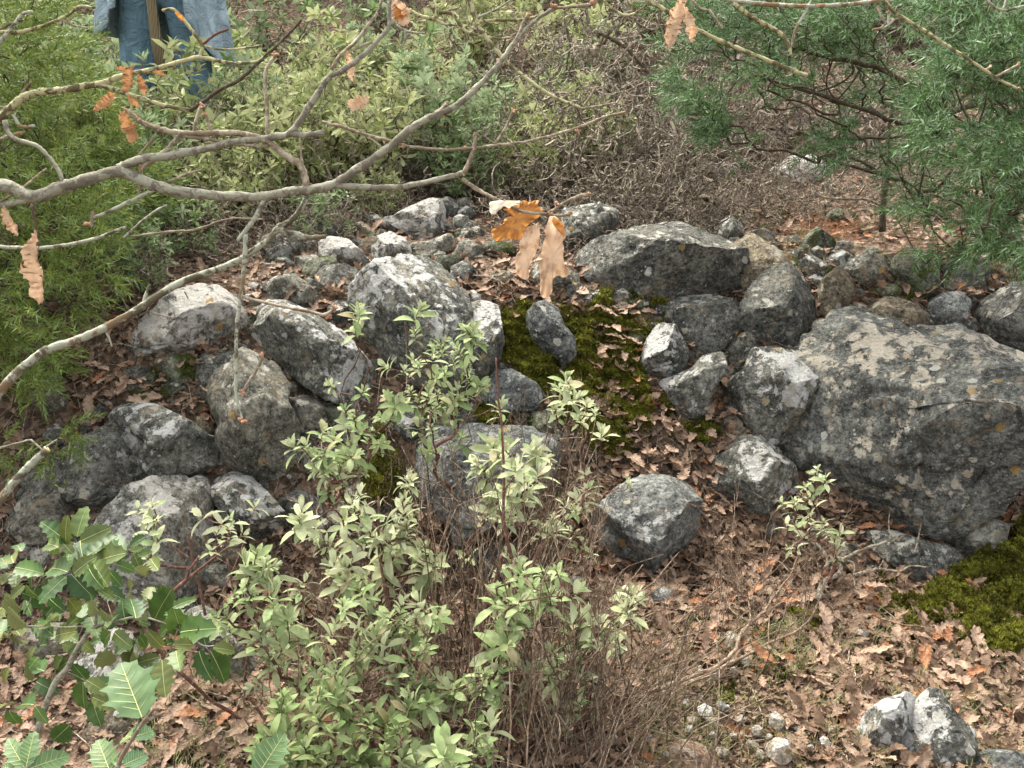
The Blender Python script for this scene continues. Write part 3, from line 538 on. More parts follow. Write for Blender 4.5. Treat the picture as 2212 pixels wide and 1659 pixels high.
# ------------------------------------------------------------------ leaf templates
def oak_template(seed, L=1.0, W=0.55, nl=5, curl=0.5, lobes=0.45, nseg=19, fold=0.2):
    """lobed leaf, base at origin, along +x, normal +z: strip of left edge / mid / right edge"""
    r = np.random.RandomState(seed); x = np.linspace(0, 1, nseg); ph = r.rand() * 6; ph2 = ph + r.rand() * 1.5
    env = np.sin(np.clip(x, 0, 1) ** 0.85 * pi) ** 0.6 * (0.55 + 0.5 * x); env[0] = 0.03; env[-1] = 0.06
    wl = W / 2 * env * (1 - lobes * (0.5 + 0.5 * np.cos(x * nl * 2 * pi + ph))); wr = W / 2 * env * (1 - lobes * (0.5 + 0.5 * np.cos(x * nl * 2 * pi + ph2)))
    bend = curl * r.uniform(-0.6, 1.0); zz = bend * (x - 0.4) ** 2 + 0.03 * np.sin(x * 9 + ph)
    side = curl * r.uniform(0.1, 1.0)
    def row(w, f):
        el = np.abs(w) * side * 2.2
        return np.stack([x + 0.03 * r.normal(size=nseg) * (f != 0), np.sign(f) * w * np.cos(el * 2), zz + np.abs(w) * (fold + side) * abs(f) + 0.04 * r.normal(size=nseg) * abs(f) * 0.5], -1)
    rows = [row(wl, 1), row(wl * 0.5, 0.45), row(wl * 0, 0), row(wr * 0.5, -0.45), row(wr, -1)]
    v = np.stack(rows, 1) * L; k = 5
    q = [[i * k + j, i * k + j + 1, (i + 1) * k + j + 1, (i + 1) * k + j] for i in range(nseg - 1) for j in range(k - 1)]
    return v.reshape(-1, 3), np.array(q), np.zeros((0, 3), int)
OAKT = [oak_template(s, nl=4 + s % 3, curl=0.08 + 0.07 * (s % 6), lobes=0.35 + 0.05 * (s % 4), W=0.5 + 0.06 * (s % 3)) for s in range(10)]
def simple_leaf(nseg=5, W=0.3, droop=0.3, cup=0.25, cols=3):
    x = np.linspace(0, 1, nseg); w = W / 2 * np.sin(np.clip(x, 0.02, 0.98) * pi) ** 0.55 * (0.75 + 0.4 * x); w[-1] = W * 0.03
    z = -droop * x ** 2; rows = []
    for f in (1, 0, -1): rows.append(np.stack([x * (1 - 0.15 * droop * x), f * w, z + abs(f) * w * cup], -1))
    v = np.stack(rows, 1); q = [[i * 3 + j, i * 3 + j + 1, (i + 1) * 3 + j + 1, (i + 1) * 3 + j] for i in range(nseg - 1) for j in range(2)]
    return v.reshape(-1, 3), np.array(q), np.zeros((0, 3), int)
def rosette(seed, pairs=5, L=0.045, W=0.3, nseg=5, step=0.006, spread=(18, 85), droop=0.4, single=False):
    r = np.random.RandomState(seed); mb = MB(); n = pairs * 2
    for k in range(pairs):
        f = k / max(1, pairs - 1)
        for s in (0, 1):
            az = k * pi / 2 + s * pi + r.normal() * 0.22; tilt = radians(spread[0] + (spread[1] - spread[0]) * f + r.normal() * 10)
            T = simple_leaf(nseg, W * r.uniform(0.85, 1.2), droop * (0.3 + f) + r.normal() * 0.15, 0.2 + 0.2 * r.rand())
            sc = L * (0.55 + 0.55 * min(1, f * 1.6 + 0.15)) * r.uniform(0.8, 1.15)
            d = np.array([sin(tilt) * cos(az), sin(tilt) * sin(az), cos(tilt)]); side = np.array([-sin(az), cos(az), 0]) ; nrm = np.cross(d, side)
            tw = r.normal() * 0.25; side2 = side * cos(tw) + nrm * sin(tw); nrm2 = np.cross(d, side2)
            Mx = np.stack([d, side2, -nrm2 if nrm2[2] < 0 else nrm2], -1)
            mb.add(T[0] * sc @ Mx.T + [0, 0, -f * pairs * step], T[1])
    return mb.arr()
OAKH = [oak_template(50 + s, nl=3 + s % 2, curl=0.5 + 0.12 * (s % 4), lobes=0.38, W=0.5, nseg=41) for s in range(8)]
# ------------------------------------------------------------------ branching growth
def grow(base, tips, r=rng, rt=0.0012, wob=0.03, k=7, pw=0.45, trunk_bias=0.3, sides=5, droop=0.0):
    base = np.asarray(base, float); tips = np.asarray(tips, float)
    tips = tips[np.argsort(np.linalg.norm(tips - base, axis=1))]
    P_ = [base]; par = [-1]; cnt = [0]; paths = []; dirs = []
    for tp in tips:
        A = np.array(P_); dist = np.linalg.norm(A - tp, axis=1); db = np.linalg.norm(A - base, axis=1); dt = np.linalg.norm(tp - base)
        cost = dist + trunk_bias * db + 0.02 * np.array(cnt) ** 0.5 + np.where(A[:, 2] > tp[2] - 0.25 * dist, 0.3, 0)
        a = int(np.argmin(cost)); p0 = A[a]; L = np.linalg.norm(tp - p0)
        par_dir = (p0 - P_[par[a]]) if par[a] >= 0 else np.array([0, 0, 1.0]); par_dir = par_dir / (np.linalg.norm(par_dir) + 1e-9)
        c1 = p0 + par_dir * L * 0.35; c2 = tp - (np.array([0, 0, 1.0]) * (1 - droop) + (tp - p0) / L) * L * 0.22
        t = np.linspace(0, 1, k + 1)[1:, None]
        q = (1 - t) ** 3 * p0 + 3 * t * (1 - t) ** 2 * c1 + 3 * t * t * (1 - t) * c2 + t ** 3 * tp
        q = q + wob * L * 1.6 * (r.normal(size=3) * np.sin(t * pi) + 0.8 * r.normal(size=3) * np.sin(t * 2 * pi) + 0.5 * r.normal(size=3) * np.sin(t * 3 * pi)) + r.normal(size=q.shape) * wob * L * 0.2 * np.sin(t * pi)
        idx = [a]; pa = a
        for pnt in q: P_.append(pnt); par.append(pa); cnt.append(0); pa = len(P_) - 1; idx.append(pa)
        j = pa
        while j >= 0: cnt[j] += 1; j = par[j]
        paths.append(idx); dirs.append(q[-1] - q[-2])
    A = np.array(P_); R = rt * np.maximum(1, np.array(cnt)) ** pw; mb = MB()
    for idx in paths:
        rr = R[idx].copy(); rr[0] = min(rr[0], rr[1] * 1.15); tube(mb, A[idx], rr, sides, cap=False)
    return mb, tips, np.array(dirs)
def rosettes_at(mb, tips, dirs, T, size, r=rng, jit=0.3):
    N = len(tips); z = dirs / np.linalg.norm(dirs, axis=1, keepdims=True) + r.normal(size=(N, 3)) * jit + [0, 0, 0.35]
    Fm = frame_from(z, r.rand(N) * 6.28) * (np.asarray(size) * r.uniform(0.55, 1.3, N))[:, None, None]
    which = r.randint(len(T), size=N)
    for w in range(len(T)): mb.inst(T[w], Fm[which == w], tips[which == w])
# ------------------------------------------------------------------ leaf litter, twigs, grass
def on_ground(n, x0, x1, y0, y1, r=rng):
    """points spread over the ground of the visible wedge, denser near"""
    px = r.uniform(-150, 2360, n); py = r.uniform(y0, y1, n); px = np.clip(px, x0, x1) if False else r.uniform(x0, x1, n)
    return hit(px, py)
def scatter_leaves(mb, pts, size, r=rng, lift=0.006, flat=0.5, T=OAKT):
    N = len(pts); z = r.normal(size=(N, 3)) * flat + [0, 0, 1.0]; z[:, 1] -= 0.15
    Fm = frame_from(z, r.rand(N) * 6.28) * (size * r.uniform(0.65, 1.25, N))[:, None, None]
    w = r.randint(len(T), size=N)
    pts = pts + np.stack([0 * pts[:, 0], 0 * pts[:, 0], lift + r.rand(N) * 0.014], -1)
    for k in range(len(T)):
        m = w == k; mb.inst(T[k], Fm[m], pts[m])
zones = [(-100, 2300, 420, 700, 1500), (150, 480, 700, 980, 260), (950, 1260, 540, 700, 240), (1180, 1560, 640, 900, 160), (1290, 1640, 830, 1130, 560), (1230, 2212, 1080, 1460, 2100), (1200, 1420, 1480, 1680, 120), (1720, 2300, 1450, 1700, 520),
         (-100, 650, 1250, 1700, 800), (600, 1250, 1100, 1700, 700), (1560, 2260, 420, 780, 700), (-100, 2300, 100, 450, 1200), (-100, 500, 700, 1250, 300), (1290, 1370, 700, 870, 90), (1230, 2260, 1080, 1480, 1300), (1700, 2300, 1450, 1700, 400)]
mbs = {'litter': MB(), 'litter_pale': MB(), 'litter_red': MB()}
for (x0, x1, y0, y1, n) in zones:
    p = on_ground(n, x0, x1, y0, y1)
    k = rng.choice(3, len(p), p=[0.70, 0.25, 0.05])
    for i, nm in enumerate(mbs): scatter_leaves(mbs[nm], p[k == i], 0.058, flat=0.36)
for nm, mb in mbs.items(): tag(mb.obj('leaf_litter', M[nm]), 'bed of dead oak leaves', 'leaf litter', kind='stuff')
# small crumbs of leaf and bark
crumb = [(np.array([[0, 0, 0], [1, .1, .1], [.9, .7, 0], [.1, .6, .15]]), np.array([[0, 1, 2, 3]]), np.zeros((0, 3), int)),
         (np.array([[0, 0, 0], [1, 0, .2], [.5, .8, -.1], [.2, .5, .1]]), np.array([[0, 1, 2, 3]]), np.zeros((0, 3), int))]
mb = MB(); p = np.vstack([on_ground(16000, -100, 2300, 600, 1700), on_ground(13000, 1200, 2300, 1150, 1700), on_ground(3000, -100, 2300, 380, 640)]); scatter_leaves(mb, p, 0.014, flat=0.6, lift=0.002, T=crumb)
tag(mb.obj('leaf_crumbs', M['litter']), 'broken bits of dead leaf and bark', 'leaf litter', kind='stuff')
mb = MB(); p = on_ground(1500, -100, 2300, 420, 1700)
for a in p:
    an = rng.rand() * pi; L = rng.uniform(0.02, 0.11); d = np.array([cos(an), sin(an), rng.normal() * 0.15]) * L
    q = np.array([a - d, a + rng.normal(size=3) * 0.15 * L, a + d]); q[:, 2] = ground_z(q[:, 0], q[:, 1]) + 0.006 + rng.rand(3) * 0.02; tube(mb, catmull(q, 3), rng.uniform(0.0006, 0.0016), 3, False)
tag(mb.obj('fallen_twigs', M['stem_grey']), 'thin dry twigs strewn over the leaf litter', 'twigs', kind='stuff')
mb = MB(); p = np.vstack([on_ground(260, 1350, 2212, 1330, 1700), on_ground(100, 300, 700, 1400, 1700), on_ground(120, 1450, 2250, 470, 620), on_ground(90, 1580, 1760, 1360, 1480), on_ground(50, 1380, 1560, 1440, 1660)])
for a in p:
    for b in range(7):
        an = rng.rand() * 6.28; L = rng.uniform(0.02, 0.06); dx = np.array([cos(an), sin(an), 0]); s = np.array([-sin(an), cos(an), 0]) * 0.0009
        q = [a + rng.normal(size=3) * [0.008, 0.008, 0]]; q = [q[0], q[0] + dx * L * 0.2 + [0, 0, L * 0.6], q[0] + dx * L * 0.7 + [0, 0, L * 0.9]]
        mb.add([q[0] - s, q[0] + s, q[1] + s, q[1] - s, q[2]], [[0, 1, 2, 3]], [[3, 2, 4]])
tag(mb.obj('grass', M['grass']), 'thin low grass between the dead leaves', 'grass', kind='stuff')
# individual larger oak leaves lying on top
def place_px(pts_, T, mat, size, label, group=None, name='oak_leaf', lift=0.02):
    me = {}
    for k, (x, y) in enumerate(pts_):
        p = hit1(x, y); t = k % len(T)
        if t not in me:
            b = MB(); b.add(*T[t]); me[t] = b.mesh(name); me[t].materials.append(mat)
        o = bpy.data.objects.new(name, me[t]); COL.objects.link(o); o.location = (p[0], p[1], p[2] + lift + rng.rand() * 0.012)
        z = np.array([rng.normal() * 0.3, -0.25 + rng.normal() * 0.3, 1.0])[None]; Fm = frame_from(z, np.array([rng.rand() * 6.28]))[0]
        o.rotation_euler = mathutils.Matrix(Fm.tolist()).to_euler(); s = size * rng.uniform(0.85, 1.25); o.scale = (s, s, s)
        tag(o, label, 'leaf', group)
u = lambda n, x0, x1, y0, y1: list(zip(rng.uniform(x0, x1, n), rng.uniform(y0, y1, n)))
place_px(u(22, 1330, 1600, 900, 1060), OAKT, M['litter_pale'], 0.075, 'curled pinkish brown oak leaf in the pile sliding down below the moss', 'oak leaves piled below the moss')
place_px(u(40, 1560, 2190, 1190, 1520), OAKT, M['litter_pale'], 0.075, 'pale brown lobed oak leaf on the litter at the lower right', 'pale oak leaves on the lower right ground')
place_px(u(26, 1480, 2190, 1220, 1640), OAKT, M['litter_red'], 0.07, 'russet lobed oak leaf on the litter at the lower right', 'russet oak leaves on the lower right ground')
place_px(u(18, 180, 460, 760, 930), OAKT, M['litter'], 0.08, 'brown oak leaf in the hollow below the lichened branch', 'oak leaves in the left hollow')
place_px(u(16, 340, 560, 1440, 1640), OAKT, M['litter'], 0.08, 'brown oak leaf on the ground between the spiny leaves and the sage', 'oak leaves at the lower left')
place_px(u(16, 980, 1250, 570, 680), OAKT, M['litter_pale'], 0.065, 'pale oak leaf on the ledge around the hanging leaves', 'oak leaves on the ledge')
for (x, y), mt, s, lb in [((1885, 1305), 'litter_pale', 0.10, 'largest pale oak leaf lying flat, below the dark ledge stone'), ((2000, 1280), 'litter_pale', 0.07, 'pale leaf standing on edge at the left rim of the big moss bank'),
                          ((1325, 885), 'litter_pale', 0.07, 'crumpled pale leaf lying on the moss'), ((1430, 910), 'litter_pale', 0.09, 'tall curled leaf at the foot of the moss slope'),
                          ((1790, 1395), 'litter_pale', 0.09, 'pinkish oak leaf beside the small moss cushion'), ((1085, 665), 'litter_red', 0.085, 'folded russet leaf above the left moss'), ((1240, 640), 'litter_pale', 0.075, 'brown leaf right under the longest hanging leaf'),
                          ((1880, 1560), 'litter_red', 0.08, 'russet leaf standing against the split stone'), ((450, 1560), 'litter_red', 0.085, 'orange brown leaf in front of the long sloping grey stone'), ((1565, 840), 'litter_pale', 0.08, 'brown leaf wedged left of the knobbly stone')]:
    place_px([(x, y)], [OAKT[int(x) % 10]], M[mt], s, lb)
place_px(u(9, 1295, 1350, 720, 860), OAKT, M['litter_pale'], 0.06, 'small pinkish brown leaf caught on the moss slope', 'leaves caught on the moss slope', lift=0.06)
# rusty needles
mb = MB(); p = np.vstack([on_ground(1500, 1660, 2212, 520, 760), on_ground(900, 1700, 1860, 470, 540), on_ground(350, 1730, 1850, 480, 520)])
T = [(np.array([[0, -.04, 0], [0, .04, 0], [1, 0, 0.0]]), np.zeros((0, 4), int), np.array([[0, 1, 2]]))]
scatter_leaves(mb, p, 0.02, flat=0.9, lift=0.012, T=T); tag(mb.obj('fallen_needles', M['needle_red']), 'carpet of rust red fallen juniper needles', 'needles', kind='stuff')
# ------------------------------------------------------------------ moss
def tuftT(seed):
    r = np.random.RandomState(seed); mb = MB()
    for k in range(9):
        an = r.rand() * 6.28; t = r.uniform(0.1, 0.9); d = np.array([sin(t) * cos(an), sin(t) * sin(an), cos(t)]); s = np.array([-sin(an), cos(an), 0]) * 0.16
        mb.add([-s * 0.7, s * 0.7, d * r.uniform(0.7, 1.1) + s * 0.3, d * r.uniform(0.7, 1.1) - s * 0.3], [[0, 1, 2, 3]])
    return mb.arr()
TUFT = [tuftT(s) for s in range(4)]
def moss(poly, label, n, thick=0.03, tuft=0.011, bare=0.0):
    poly = np.array(poly, float); c = poly.mean(0)
    gx = np.arange(poly[:, 0].min() - 20, poly[:, 0].max() + 21, 6.0); gy = np.arange(poly[:, 1].min() - 20, poly[:, 1].max() + 21, 6.0)
    A, B = np.meshgrid(gx, gy); sh = A.shape; wobx = 22 * fbm(np.stack([A, B, A * 0], -1) / 60, 3)
    ins = inpoly((A + wobx).ravel(), (B + wobx * 0.7).ravel(), poly).reshape(sh).astype(float)
    ins *= (fbm(np.stack([A, B, A * 0 + 3], -1) / 38, 3) > -0.22)
    for k in range(3):
        s = np.zeros(sh)
        for dx in (-1, 0, 1):
            for dy in (-1, 0, 1): s += np.roll(np.roll(ins, dx, 1), dy, 0)
        ins = s / 9
    p = hit(A.ravel(), B.ravel()); e = 1e-2
    gxx = (ground_z(p[:, 0] + e, p[:, 1]) - ground_z(p[:, 0] - e, p[:, 1])) / (2 * e); gyy = (ground_z(p[:, 0], p[:, 1] + e) - ground_z(p[:, 0], p[:, 1] - e)) / (2 * e)
    nn = np.stack([-gxx, -gyy, np.ones(len(p))], -1); nn /= np.linalg.norm(nn, axis=1, keepdims=True)
    hgt = (ins.ravel() ** 0.7 * (1.1 + 1.3 * fbm(p * 13, 4)) - 0.35) * thick + 0.25 * thick * fbm(p * 50, 2); q = p + nn * hgt[:, None]
    mb = MB(); ny_, nx_ = sh; ii = (np.arange(ny_ - 1)[:, None] * nx_ + np.arange(nx_ - 1)[None, :]); Q = np.stack([ii, ii + nx_, ii + nx_ + 1, ii + 1], -1).reshape(-1, 4)
    keep = ins.ravel()[Q].mean(1) > 0.12; mb.add(q, Q[keep]); root = thing('moss', label, 'moss', hit1(*c)); root['kind'] = 'stuff'
    o1 = mb.obj('moss_cushion', M['mossbase'], smooth=True)
    idx = np.where(ins.ravel() > 0.35)[0]; pick = rng.choice(idx, n); pp = q[pick] + rng.normal(size=(n, 3)) * 0.005
    mt = MB(); Fm = frame_from(nn[pick] + rng.normal(size=(n, 3)) * 0.4, rng.rand(n) * 6.28) * (tuft * rng.uniform(0.6, 1.5, n))[:, None, None]; w = rng.randint(4, size=n)
    for k in range(4): mt.inst(TUFT[k], Fm[w == k], pp[w == k])
    o2 = mt.obj('moss_fronds', M['moss'])
    for o in (o1, o2): o.parent = root; o.matrix_parent_inverse = mathutils.Matrix.Translation(-root.location)
moss([(1240, 680), (1330, 650), (1430, 640), (1450, 690), (1410, 740), (1390, 800), (1400, 850), (1400, 930), (1350, 985), (1270, 975), (1210, 930), (1180, 850), (1140, 830), (1110, 800), (1080, 760), (1085, 690), (1130, 660), (1160, 690)], 'bright yellow green moss slope in the middle of the stones', 9000, 0.035)
moss([(2010, 1270), (2080, 1225), (2150, 1180), (2230, 1110), (2300, 1150), (2300, 1420), (2200, 1440), (2110, 1440), (2040, 1410), (1965, 1390), (1960, 1350), (1990, 1310)], 'large moss bank at the right edge below the giant boulder', 9000, 0.06)
moss([(1700, 1310), (1740, 1300), (1765, 1330), (1790, 1370), (1775, 1395), (1740, 1395), (1715, 1360)], 'small moss cushion among the dead leaves at the right', 1100, 0.03)
moss([(1880, 1270), (1900, 1255), (1960, 1290), (2000, 1300), (1970, 1330), (1900, 1330)], 'thin dark moss strip under the ledge stone', 900, 0.02)
moss([(810, 950), (860, 970), (870, 1060), (850, 1110), (800, 1120), (790, 1030)], 'moss patch seen through the grey leaved shrub', 1500, 0.05)
moss([(1020, 895), (1090, 900), (1110, 930), (1060, 945), (1010, 925)], 'thin moss line below the bluish grey slab', 600, 0.03)
moss([(1420, 860), (1460, 900), (1500, 930), (1530, 900), (1560, 940), (1500, 960), (1440, 940)], 'moss between the upright stone and the leaf pile', 900, 0.03)
moss([(1540, 1480), (1600, 1470), (1620, 1510), (1570, 1540), (1540, 1520)], 'faint moss film on the bare soil near the pebbles', 500, 0.01, 0.005)
# ------------------------------------------------------------------ sage leaved shrubs in front
RS = [rosette(s, 5, 1.0, 0.40, 6, 0.10, (12, 80)) for s in range(5)]
RL = [rosette(20 + s, 6, 1.0, 0.38, 6, 0.17, (14, 95), 0.35) for s in range(4)]
RF = [rosette(40 + s, 3, 1.0, 0.38, 5, 0.12, (25, 80), 0.4) for s in range(4)]
def shrub(base, tips, label, cat='shrub', leafT=RS, mat='sage', size=0.042, depth_jit=0.08, extra=0, name='sage_shrub', stem='stem_red', rt=0.0013, lean=0.0, dead=0, group=None, dspread=(60, -120), seed=0, matb=None):
    r = np.random.RandomState(seed + int(base[0])); b = hit1(base[0], base[1]) if len(base) == 2 else np.array(base[2])
    d0 = np.dot(b - CAM, F_); root = thing(name, label, cat, b, group)
    T = []
    for t in tips:
        # a point on the upright plane through the foot of the plant, jittered in depth
        rr = ray(t[0], t[1]); k = (b[1] - 0.0 + r.normal() * depth_jit - lean) / rr[1]; T.append(CAM + rr * k)
    T = np.array(T)
    for k in range(extra):
        q = T[r.randint(len(T))]; w = r.uniform(0.25, 0.9); p = b * (1 - w) + q * w + r.normal(size=3) * [0.07, 0.08, 0.04]
        p[2] = max(p[2], ground_z(p[0], p[1]) + 0.03); T = np.vstack([T, p])
    near = T[:len(tips)]; T = np.vstack([T, near + r.normal(size=near.shape) * [0.026, 0.03, 0.018] - [0, 0, 0.028]])
    mb, tips3, dirs = grow(b, T, r, rt=rt, wob=0.035, trunk_bias=0.35); mb.v = [a - b for a in mb.v]
    o = mb.obj('stems', M[stem], root, smooth=True)
    fo = MB(); rosettes_at(fo, tips3 - b, dirs, leafT, size * 0.74, r); fo.obj('foliage', M[mat], root, smooth=True)
    if matb:
        fo = MB(); kk = r.rand(len(tips3)) < 0.6; rosettes_at(fo, tips3[kk] - b - dirs[kk] / np.linalg.norm(dirs[kk], axis=1, keepdims=True) * 0.03, dirs[kk], RF, size * 0.9, r); fo.obj('lower_leaves', M[matb], root, smooth=True)
    if dead:
        q = T[r.randint(len(T), size=dead)]; w = r.uniform(0.3, 1.0, dead)[:, None]; p = b * (1 - w) + q * w + r.normal(size=(dead, 3)) * [0.09, 0.08, 0.05]; p[:, 2] = np.maximum(p[:, 2], ground_z(p[:, 0], p[:, 1]) + 0.02)
        mb, _, _ = grow(b + [0.01, 0, 0], p, r, rt=0.0011, wob=0.06, sides=3); mb.v = [a - b for a in mb.v]; mb.obj('dead_twigs', M['stem_dead'], root)
    return root
shrub((965, 1180), [(910, 665), (1000, 705), (1022, 712), (962, 735), (905, 785), (958, 800), (925, 845), (988, 835), (905, 905), (975, 895), (1002, 775), (1018, 855), (885, 840), (940, 880), (1010, 810), (935, 760), (985, 750)],
      'tallest sage green leaved shrub standing before the big rounded stone', leafT=RL, size=0.050, extra=6, dead=12, seed=1)
shrub((800, 1370), [(782, 665), (775, 680), (832, 790), (785, 845), (838, 855), (745, 885), (820, 900), (800, 930), (700, 930), (752, 960), (690, 985), (742, 1028), (790, 1000), (850, 870), (765, 905), (720, 950), (815, 960), (680, 1010), (760, 985), (660, 960)],
      'sage leaved shrub with long bare brown stems left of the tallest one', leafT=RS, size=0.048, extra=6, dead=22, seed=2)
shrub((870, 1480), [(880, 1025), (870, 1092), (855, 1125), (800, 1160), (862, 1175), (885, 1035), (905, 1200), (850, 1200), (930, 1215), (700, 1170), (685, 1130), (660, 1250), (650, 1100), (720, 1210), (805, 1105), (780, 1060), (740, 1120), (770, 1200), (830, 1250)],
      'pale sage shrub with long whitish down turned leaves left of centre', mat='sage_pale', leafT=RL, size=0.056, extra=4, dead=18, seed=3)
shrub((1060, 1450), [(1065, 965), (1085, 950), (1150, 978), (1160, 990), (1045, 1022), (1112, 1012), (1140, 1055), (1090, 1065), (1062, 1085), (1130, 1080), (1125, 1000), (1030, 1000), (1100, 1120)],
      'pale sage shrub on dark red stems in the centre', mat='sage_pale', leafT=RS, size=0.054, extra=6, dead=24, seed=4)
shrub((1210, 1330), [(1225, 818), (1205, 838), (1268, 872), (1200, 885), (1265, 1022), (1225, 1090), (1242, 1102), (1252, 1076), (1190, 1130), (1245, 860), (1285, 890), (1235, 1150)],
      'slender sage plant whose top rises over the moss', mat='sage_pale', leafT=RS, size=0.050, extra=3, dead=26, seed=5)
shrub((1120, 1640), [(1150, 1262), (1172, 1232), (1120, 1242), (1140, 1290), (1100, 1350), (1070, 1335), (1190, 1402), (1070, 1442), (1060, 1400), (1110, 1320), (1170, 1280), (1200, 1230), (1090, 1300), (1035, 1450), (1210, 1250), (1130, 1220), (1085, 1385)],
      'sage shrub with the densest pale rosettes at lower centre', mat='sage', leafT=RL, size=0.052, extra=4, dead=20, seed=6)
shrub((1240, 1600), [(1362, 1278), (1380, 1345), (1260, 1322), (1290, 1342), (1310, 1360), (1280, 1462), (1200, 1432), (1212, 1522), (1270, 1502), (1235, 1350), (1355, 1330), (1250, 1400), (1190, 1470), (1375, 1290)],
      'low spreading sage shrub with whitish tufts at the tips, right of the dense one', mat='sage_pale', leafT=RS, size=0.048, extra=5, dead=60, seed=7)
shrub((830, 1660), [(870, 1302), (802, 1292), (830, 1332), (882, 1342), (900, 1292), (772, 1272), (740, 1302), (882, 1500), (870, 1462), (752, 1482), (720, 1452), (690, 1422), (800, 1380), (950, 1330), (920, 1390), (770, 1400), (840, 1430), (930, 1480), (760, 1350), (980, 1500)],
      'broad sage shrub at the bottom with oval leaves, left of centre', mat='sage', leafT=RL, size=0.050, extra=7, dead=30, seed=8)
shrub((640, 1620), [(556, 1192), (530, 1212), (512, 1282), (530, 1272), (602, 1322), (620, 1332), (590, 1312), (640, 1482), (620, 1400), (560, 1350), (660, 1380), (575, 1215), (545, 1240), (650, 1440)],
      'sage shrub with one bright upright green tuft, over the long sloping grey stone', mat='sage', leafT=RL, size=0.054, extra=6, dead=16, seed=9)
shrub((560, 1580), [(500, 1122), (495, 1140), (325, 1100), (298, 1098), (330, 1120), (340, 1165), (480, 1130), (430, 1110)],
      'thin sage plant with few tufts on long bare stems before the pale crusted stone', mat='sage_pale', leafT=RF, size=0.046, extra=2, dead=6, seed=10)
shrub((730, 1800), [(600, 1560), (640, 1540), (680, 1590), (720, 1570), (760, 1600), (620, 1620), (700, 1640), (800, 1560), (740, 1530), (660, 1650), (580, 1590), (830, 1620), (780, 1640), (690, 1500), (610, 1500), (870, 1570)],
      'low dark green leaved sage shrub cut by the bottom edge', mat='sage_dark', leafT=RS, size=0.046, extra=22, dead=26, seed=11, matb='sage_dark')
shrub((960, 1800), [(960, 1632), (1002, 1622), (930, 1600), (980, 1650), (1030, 1600), (900, 1640), (1060, 1560)],
      'low pale sage tuft cut by the bottom edge at centre', mat='sage', leafT=RS, size=0.056, extra=10, dead=50, seed=12)
shrub((1770, 1300), [(1765, 1012), (1782, 1032), (1740, 1052), (1722, 1082), (1715, 1122), (1748, 1112), (1700, 1132), (1792, 1152), (1802, 1172), (1762, 1062), (1720, 1100), (1775, 1140), (1755, 1090), (1815, 1150)],
      'small sage plant with oval pale leaves in front of the giant boulder', mat='sage_pale', leafT=RF, size=0.040, extra=2, dead=8, seed=13)
# bare brown stems
def dead_shrub(base, n, x0, x1, y0, y1, label, seed, mat='stem_dead', rt=0.0011, spread=0.16, name='dead_shrub', side=4):
    r = np.random.RandomState(seed); b = hit1(*base); root = thing(name, label, 'dead shrub', b); mb = MB()
    px = r.uniform(x0, x1, n); py = r.uniform(y0, y1, n) ; rr = ray(px, py); T = CAM + rr * ((b[1] + r.normal(size=n) * 0.13) / rr[:, 1])[:, None]
    T[:, 2] = np.maximum(T[:, 2], ground_z(T[:, 0], T[:, 1]) + 0.03)
    for q in T:
        w = r.uniform(0, 0.55); s = b + np.array([(q[0] - b[0]) * w + r.normal() * spread * 0.5, r.normal() * 0.1, 0]); s[2] = ground_z(s[0], s[1]) - 0.01; L = np.linalg.norm(q - s)
        k = 7; t = np.linspace(0, 1, k)[:, None]; side_ = r.normal(size=3) * [1, 1, 0.3]; path = s * (1 - t) + q * t + side_ * L * 0.07 * np.sin(t * pi) + np.array([0, 0, 1]) * L * 0.10 * np.sin(t * pi) + r.normal(size=3) * 0.02 * L * np.sin(2 * pi * t) + r.normal(size=(k, 3)) * 0.006 * L
        r0 = rt * r.uniform(0.8, 1.9); tube(mb, path - b, np.linspace(r0 * 1.3, r0 * 0.45, k), 4, False)
        for m in range(side):
            u_ = r.uniform(0.3, 0.95); i0 = min(k - 2, int(u_ * (k - 1))); p0 = path[i0] + (path[i0 + 1] - path[i0]) * (u_ * (k - 1) - i0); d = (path[i0 + 1] - path[i0]); d /= np.linalg.norm(d)
            d2 = d + r.normal(size=3) * 0.45; d2 /= np.linalg.norm(d2); l = r.uniform(0.03, 0.11) * (1.2 - u_ * 0.6); p1_ = p0 + d2 * l * 0.5; p2_ = p0 + d2 * l + (d + [0, 0, 0.5]) * l * 0.25
            tube(mb, np.array([p0, p1_, p2_]) - b, [r0 * 0.6, r0 * 0.45, r0 * 0.3], 3, False)
            if r.rand() < 0.5:
                e = p1_ + (d2 + r.normal(size=3) * 0.5) * l * 0.5; tube(mb, np.array([p1_, e]) - b, [r0 * 0.4, r0 * 0.28], 3, False)
    mb.obj('stems', M[mat], root, smooth=True)
dead_shrub((1050, 1560), 95, 900, 1330, 980, 1500, 'thicket of fine bare brown stems behind the central sage shrubs', 1)
dead_shrub((1130, 1660), 85, 1000, 1560, 1180, 1560, 'bare pinkish brown stems fanning to the right at the bottom', 2)
dead_shrub((1300, 1600), 70, 1180, 1740, 1230, 1560, 'low bare stems spreading far right over the leaf litter', 3)
dead_shrub((1160, 1290), 70, 1060, 1300, 850, 1180, 'upright bare twigs with dry seed heads before the moss', 4)
dead_shrub((1640, 1330), 45, 1480, 1850, 1060, 1330, 'fine dry twigs in front of the round white patched stone', 5, rt=0.0008)
dead_shrub((870, 1400), 60, 640, 1000, 920, 1330, 'dark bare stems rising between the leafy sage shrubs', 6, mat='stem_brown')
dead_shrub((720, 1600), 40, 560, 1000, 1180, 1560, 'bare stems among the leaves of the bottom sage shrubs', 7)
